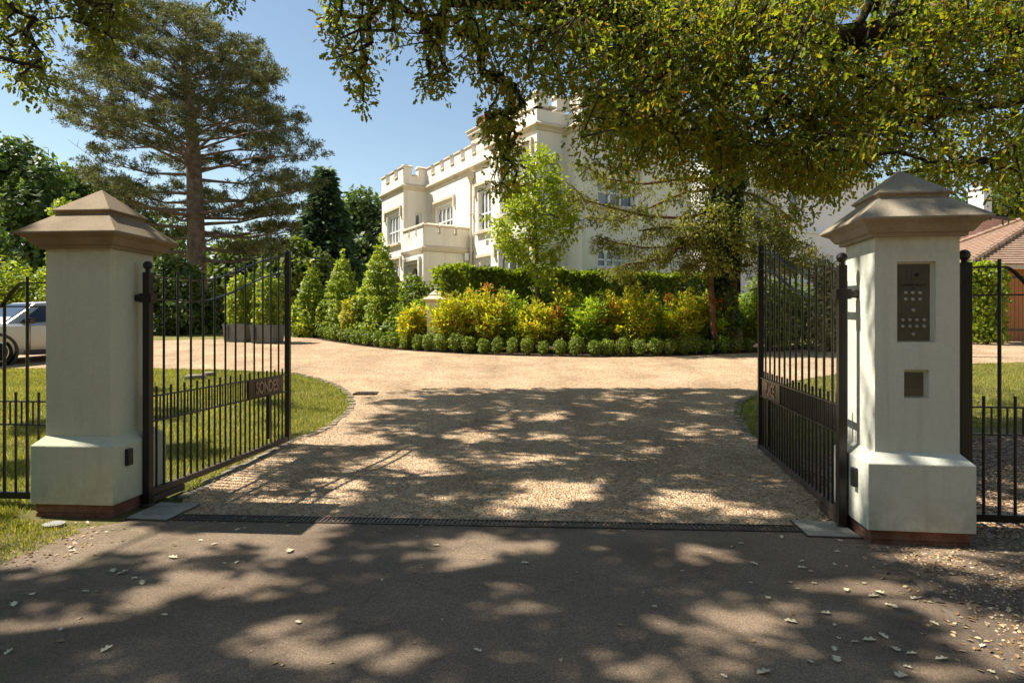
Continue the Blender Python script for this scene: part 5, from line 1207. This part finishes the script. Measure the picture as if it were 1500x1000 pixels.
def oak_right():
    b = Vector((10.2, 9.4, gz(9.4))); r = thing('oak_tree', 'large olive-brown oak whose low boughs overhang the right gate and mansion', 'tree', b[:])
    mass = [(640, -40), (650, 40), (700, 52), (745, 100), (800, 128), (848, 128), (846, 205), (868, 240), (902, 282), (940, 236), (985, 252), (1020, 268), (1070, 262), (1108, 245), (1122, 292), (1150, 338), (1176, 322), (1215, 296), (1250, 262), (1330, 236), (1395, 268), (1440, 245), (1470, 300), (1500, 318), (1560, 300), (1560, -40)]
    core = [(800, -40), (860, 110), (870, 215), (960, 215), (1090, 225), (1145, 300), (1240, 250), (1400, 210), (1400, -40)]
    def clumps(poly, n, k, lo, hi):
        out = []
        for c in px_poly_sample(poly, n, lo, hi):
            sz = random.uniform(.22, .46)
            for j in range(k):
                q = (c[0] + random.gauss(0, sz), c[1] + random.gauss(0, sz), c[2] + random.gauss(0, sz * .55))
                if inside(poly, CX + F * q[0] / q[1], HY - (q[2] - CH) / q[1] * F): out.append(q)
        return out
    T = clumps(mass, 215, 12, 6.9, 10.6) + clumps(core, 105, 12, 7.4, 10.8) + px_poly_sample(mass, 260, 7, 10.6)
    hole = [(1255, 30, 34, 26), (1290, 8, 26, 12), (1420, 215, 26, 10), (1240, 60, 14, 14), (1330, 210, 14, 8), (1480, 265, 14, 18)]
    def keep(p):
        px, py = CX + F * p[0] / p[1], HY - (p[2] - CH) / p[1] * F
        return not any(((px - x) / a) ** 2 + ((py - y) / c) ** 2 < 1 for x, y, a, c in hole)
    T = [p for p in T if keep(p)]
    st = [([(472, -30), (556, -30), (552, 40), (545, 100), (536, 152), (520, 150), (510, 105), (492, 92), (478, 50)], 95), ([(566, -30), (590, -30), (588, 40), (580, 76), (570, 60)], 22), ([(612, 60), (640, 70), (668, 100), (660, 140), (632, 128), (616, 140)], 26), ([(600, -30), (660, -30), (720, 60), (740, 110), (700, 130), (672, 90), (640, 80), (608, 50)], 80), ([(742, 100), (768, 130), (762, 190), (750, 232), (762, 262), (742, 284), (716, 268), (728, 215), (706, 190), (712, 150)], 85)]
    vis = []
    for poly, n in st: vis += px_poly_sample(poly, n, 7.4, 8.8)
    up = []
    for k in range(420):     # the part of the crown above the picture
        up.append((random.uniform(1.5, 13), random.uniform(6.5, 14), random.uniform(7.2, 10.5)))
    limbs = [(10.2, 9.4, .0), (10.0, 9.3, 2.4), (9.6, 9.2, 4.2), (8.6, 9.1, 5.2), (7.2, 8.9, 5.6), (5.6, 8.7, 5.5), (4.2, 8.6, 5.3), (3.0, 8.5, 5.4), (1.6, 8.4, 5.5), (.4, 8.3, 5.6), (-.8, 8.2, 5.6)]
    A, B, r0, r1 = branch_web(limbs, np.array(T[::2] + vis + up[::3]), .13, .0065, .45, .05)
    seg_mesh('trunk', A, B, r0, r1, M['bark_dark'], r)
    m = MB(); m.tube([(10.2, 9.4, -.1), (10.2, 9.4, .5), (10.0, 9.3, 2.4), (9.6, 9.2, 4.2), (8.9, 9.6, 6.5), (8.0, 10, 9)], [.75, .55, .48, .42, .3, .12], 12); m.build('trunk', M['bark_dark'], r, True)
    m = MB()
    for path, w0, w1 in (([(1560, 130), (1480, 150), (1400, 165), (1330, 180), (1240, 196), (1170, 192)], .055, .02), ([(1285, -20), (1262, 30), (1230, 60), (1190, 100), (1150, 150)], .06, .02), ([(1100, -20), (1075, 40), (1040, 70), (1005, 110), (960, 160)], .04, .012), ([(1410, -10), (1385, 60), (1340, 110), (1300, 170), (1280, 210)], .05, .015), ([(1300, 256), (1380, 246), (1440, 236), (1520, 222)], .02, .045), ([(960, -20), (930, 50), (910, 90), (860, 110)], .035, .01), ([(700, -20), (715, 60), (735, 110), (745, 200)], .018, .006)):
        k = len(path); MB().tube([tuple(P(x, y, 8.1 + .1 * i)) for i, (x, y) in enumerate(path)], [w0 + (w1 - w0) * i / (k - 1) for i in range(k)], 8).build('limb', M['bark_dark'], r, True)
    a = sprays(T, 19, .24, .073, .041, .45); c = sprays(vis, 15, .17, .075, .040, .5); u = sprays(up, 13, .5, .15, .1, 0)
    leaves('crown', *[np.concatenate(z) for z in zip(a, c, u)], M['oak'], r, 'oak')
oak_right()

# ------------------------------------------------------------------ grass, fallen leaves, litter
def in_poly_w(poly, n, rng=random):
    xs = [p[0] for p in poly]; ys = [p[1] for p in poly]; out = []
    while len(out) < n:
        x, y = rng.uniform(min(xs), max(xs)), rng.uniform(min(ys), max(ys))
        if inside(poly, x, y): out.append((x, y, gz(y)))
    return np.array(out)
LAWN_L = LK + LAWN_FAR + [(-13, 15.6), (-9.5, 10.5), (-6.6, 7.0), (-4.6, 4.0), (-3.35, 3.9), (-3.2, 4.9), (-3.9, 5.1), (-3.9, 5.9), (-3.0, 5.95), (-2.75, 5.6)]
LAWN_R = [tuple(p) for p in RK[2:]] + gp((1300, 537), (1500, 531)) + [(13.5, 15), (12, 11), (9, 9.8), (6, 9.1), (4.2, 8.3)]
def grass(name, poly, n, h, label, patch=False):
    p = in_poly_w(poly, n); N = len(p)
    d = RNG.normal(size=(N, 3)) * .45; d[:, 2] = 1; nr = rdir(N); nr[:, 2] *= .2
    o = leaves(name, p, unit(d), nr, h * (.5 + .8 * RNG.random(N)), .011, M['grass'], None, 'blade'); tag(o, label, 'grass', kind='stuff')
grass('lawn_grass', LAWN_L, 95000, .055, 'short dry lawn grass behind the left gate and fence')
grass('lawn_grass', LAWN_R, 42000, .055, 'patchy lawn grass behind the right gate and fence')
grass('rough_grass', [(-5.4, 3.4), (-3.3, 3.75), (-3.12, 4.75), (-3.85, 5.05), (-4.2, 5.6), (-6, 5.6)], 16000, .05, 'tufty grass in front of the green pillar')
# countable leaves on the tarmac
proto = []
for k in range(5):
    v, kk, nf, idx = leaf_arrays(np.array([[-.03, 0, .004]]), np.array([[1., 0, .05]]), np.array([[0, .05, 1.]]), .040 + .008 * k, .027 + .005 * k, 'oak'); v[:, 2] = v[:, 2] * .5 + np.array([0, .004, .002, .005, .003, .008, .001, .006, .001, .003]) * (.4 + .25 * k)
    proto.append(np_obj('fallen_leaf', v, kk, nf, idx, M['dry_leaf']))
spots = [(1098, 857), (1158, 857), (1168, 866), (1175, 835), (1278, 877), (1268, 858), (1300, 890), (1310, 893), (1288, 872), (1208, 902), (1222, 920), (1255, 945), (1312, 956), (1335, 962), (1370, 918), (1240, 832), (1228, 811), (1175, 825), (1105, 829), (1085, 799), (1072, 803), (1188, 975), (1222, 955), (1320, 995), (1340, 880), (1230, 940), (1192, 858), (1222, 830), (1125, 880), (1272, 942), (998, 840), (958, 892), (1060, 995), (1118, 990), (1225, 970), (1455, 990), (1440, 950), (1330, 982), (1230, 795), (1145, 790), (560, 852), (437, 916), (157, 955), (165, 840), (178, 843), (200, 850), (328, 828), (347, 827), (103, 805), (208, 858), (122, 870), (47, 875), (106, 810), (254, 820), (425, 810), (350, 778), (357, 762), (314, 800), (240, 905), (20, 890), (88, 925), (640, 802), (700, 958), (12, 960), (770, 828), (1186, 840), (1292, 935), (1380, 970), (1240, 868), (1160, 915)]
for i, (px, py) in enumerate(spots):
    o = proto[i] if i < 5 else proto[i % 5].copy()
    if i >= 5: COL.objects.link(o)
    g = G(px, py); o.location = (g.x, g.y, g.z + .016); o.rotation_euler = (random.uniform(-.10, .10), random.uniform(-.10, .10), random.uniform(0, 6.28)); s = random.uniform(.6, 1.15); o.scale = (s, s * random.uniform(.8, 1.2), s)
    tag(o, 'dry pale fallen oak leaf lying on the tarmac in front of the gates', 'fallen leaf', 'fallen leaves on the tarmac')
p1 = np.concatenate([in_poly_w([(2.3, 2.6), (7, 2.2), (9, 8), (3.2, 7.4), (2.65, 5.3), (2.58, 4.6)], 4600), in_poly_w([(2.24, 2.6), (4.4, 2.4), (4.8, 5.), (2.6, 4.5)], 1300)]); p2 = in_poly_w([(1.0, 5.1), (2.2, 5.0), (2.75, 7.4), (2.2, 8.6), (.6, 7.2)], 420); p3 = in_poly_w([(-2.6, 5.2), (1.2, 5.1), (2.2, 9), (-1.8, 9)], 240); p4 = in_poly_w([(-5.2, 3.5), (-3.2, 3.6), (-3.1, 5), (-4.2, 5.1)], 130); p5 = in_poly_w([(-3, 2.8), (2.1, 2.9), (2.3, 4.9), (-2.9, 5)], 90)
def drift(line, n, w):
    L = [Vector((q[0], q[1], 0)) for q in line]; out = []
    for k in range(n):
        i = random.randrange(len(L) - 1); q = L[i].lerp(L[i + 1], random.random()); out.append((q.x + random.gauss(0, w), q.y + random.gauss(0, w), gz(q.y)))
    return np.array(out)
p5 = np.concatenate([p5, drift(LK[:5], 420, .10), drift(RK[:5], 700, .16), drift([DRL, DRR], 260, .07), drift([(2.5, 4.5), (2.16, 2.8)], 160, .10), drift([(-3.1, 4.9), (-3.08, 4.3), (-3.3, 3.6)], 160, .14)])
p6 = in_poly_w([(3.1, 7.6), (9, 9.9), (12, 14), (4, 12)], 260)
for nm, pp, lab in (('leaf_litter', np.concatenate([p1, p6]), 'brown leaf litter scattered over the verge right of the tarmac'), ('leaf_litter', np.concatenate([p2, p3, p4, p5]), 'small bits of dry leaf strewn over the gravel and tarmac')):
    N = len(pp); pp[:, 2] += .016; t = rdir(N); t[:, 2] *= .15; n = rdir(N) * .35 + np.array([0, 0, 1.]); s = .5 + .9 * RNG.random(N)
    tag(leaves(nm, pp, t, n, .028 * s, .017 * s, M['litter'], None, 'leaf'), lab, 'leaf litter', kind='stuff')
def pebbles():
    p = np.concatenate([in_poly_w([(-2.6, 5.22), (2.2, 4.95), (2.75, 7.6), (2.6, 9), (-1.9, 9), (-2.7, 7.4)], 15000), in_poly_w([(2.6, 3.0), (5.5, 2.8), (6, 7), (3.2, 7.4), (2.65, 5.3)], 9000), in_poly_w([(2.28, 2.6), (4.6, 2.3), (5.2, 5.2), (2.62, 4.5), (2.5, 4.2)], 9000)]); N = len(p); p[:, 2] += .008
    s = (.005 + .009 * RNG.random(N) ** 2)[:, None]; a = RNG.random(N) * 6.28; ca, sa = np.cos(a)[:, None], np.sin(a)[:, None]
    x = np.concatenate([ca, sa, 0 * ca], 1) * s * 1.3; y = np.concatenate([-sa, ca, 0 * ca], 1) * s; z = np.array([[0, 0, 1.]]) * s * .8
    V = np.stack([p + x, p + y, p - x, p - y, p + z + x * .2], 1); f = np.array([[0, 1, 4], [1, 2, 4], [2, 3, 4], [3, 0, 4]]); idx = (np.arange(N) * 5)[:, None, None] + f[None]
    m = mat_leaf('pebble_stone', [(0, (.20, .12, .07)), (.4, (.42, .29, .18)), (.8, (.56, .43, .29)), (1, (.68, .58, .45))], (1, 1, 1), 3., 0.02, .85, .2)
    tag(np_obj('loose_pebbles', V.reshape(-1, 3), 3, N * 4, idx.reshape(-1), m), 'loose pebbles lying on the gravel drive', 'pebbles', kind='stuff')
pebbles()

# ------------------------------------------------------------------ light, sky, camera
wd = bpy.data.worlds.new('World'); SC.world = wd; wd.use_nodes = True; t = wd.node_tree
for n in list(t.nodes): t.nodes.remove(n)
sky = t.nodes.new('ShaderNodeTexSky'); sky.sky_type = 'NISHITA'; sky.sun_disc = False; sky.sun_elevation = SUN_EL; sky.sun_rotation = math.atan2(SUNH.x, SUNH.y)
sky.air_density = 1.0; sky.dust_density = .25; sky.ozone_density = 1.2
bg = t.nodes.new('ShaderNodeBackground'); bg.inputs[1].default_value = .104; ow = t.nodes.new('ShaderNodeOutputWorld')
hs = t.nodes.new('ShaderNodeHueSaturation'); hs.inputs['Saturation'].default_value = 1.06; hs.inputs['Value'].default_value = .86; t.links.new(sky.outputs[0], hs.inputs['Color'])
t.links.new(mixc(t, hs.outputs[0], (1.11, 1.0, .84), 1., 'MULTIPLY'), bg.inputs[0]); t.links.new(bg.outputs[0], ow.inputs[0])
sl = bpy.data.lights.new('sun', 'SUN'); sl.energy = 4.7; sl.angle = math.radians(.53); sl.color = (1., .945, .85)
so = bpy.data.objects.new('sun', sl); COL.objects.link(so); so.location = (-30, 10, 40)
dirv = Vector((-SUNH.x * math.cos(SUN_EL), -SUNH.y * math.cos(SUN_EL), -math.sin(SUN_EL))); so.rotation_mode = 'QUATERNION'; so.rotation_quaternion = dirv.to_track_quat('-Z', 'Y')
cam = bpy.data.cameras.new('camera'); cam.sensor_width = 36; cam.lens = 36 * F / 1500; cam.shift_y = -20 / 1500; cam.clip_end = 2000; cam.clip_start = .05
co = bpy.data.objects.new('camera', cam); COL.objects.link(co); co.location = (0, 0, CH); co.rotation_euler = (math.radians(90), 0, 0); SC.camera = co
SC.view_settings.view_transform = 'Standard'; SC.view_settings.look = 'None'; SC.view_settings.exposure = 1.06; SC.view_settings.gamma = 1
SC.render.engine = 'CYCLES'; cy = SC.cycles; cy.max_bounces = 6; cy.diffuse_bounces = 4; cy.glossy_bounces = 3; cy.transmission_bounces = 4; cy.transparent_max_bounces = 8; cy.caustics_reflective = False; cy.caustics_refractive = False
cy.use_denoising = True
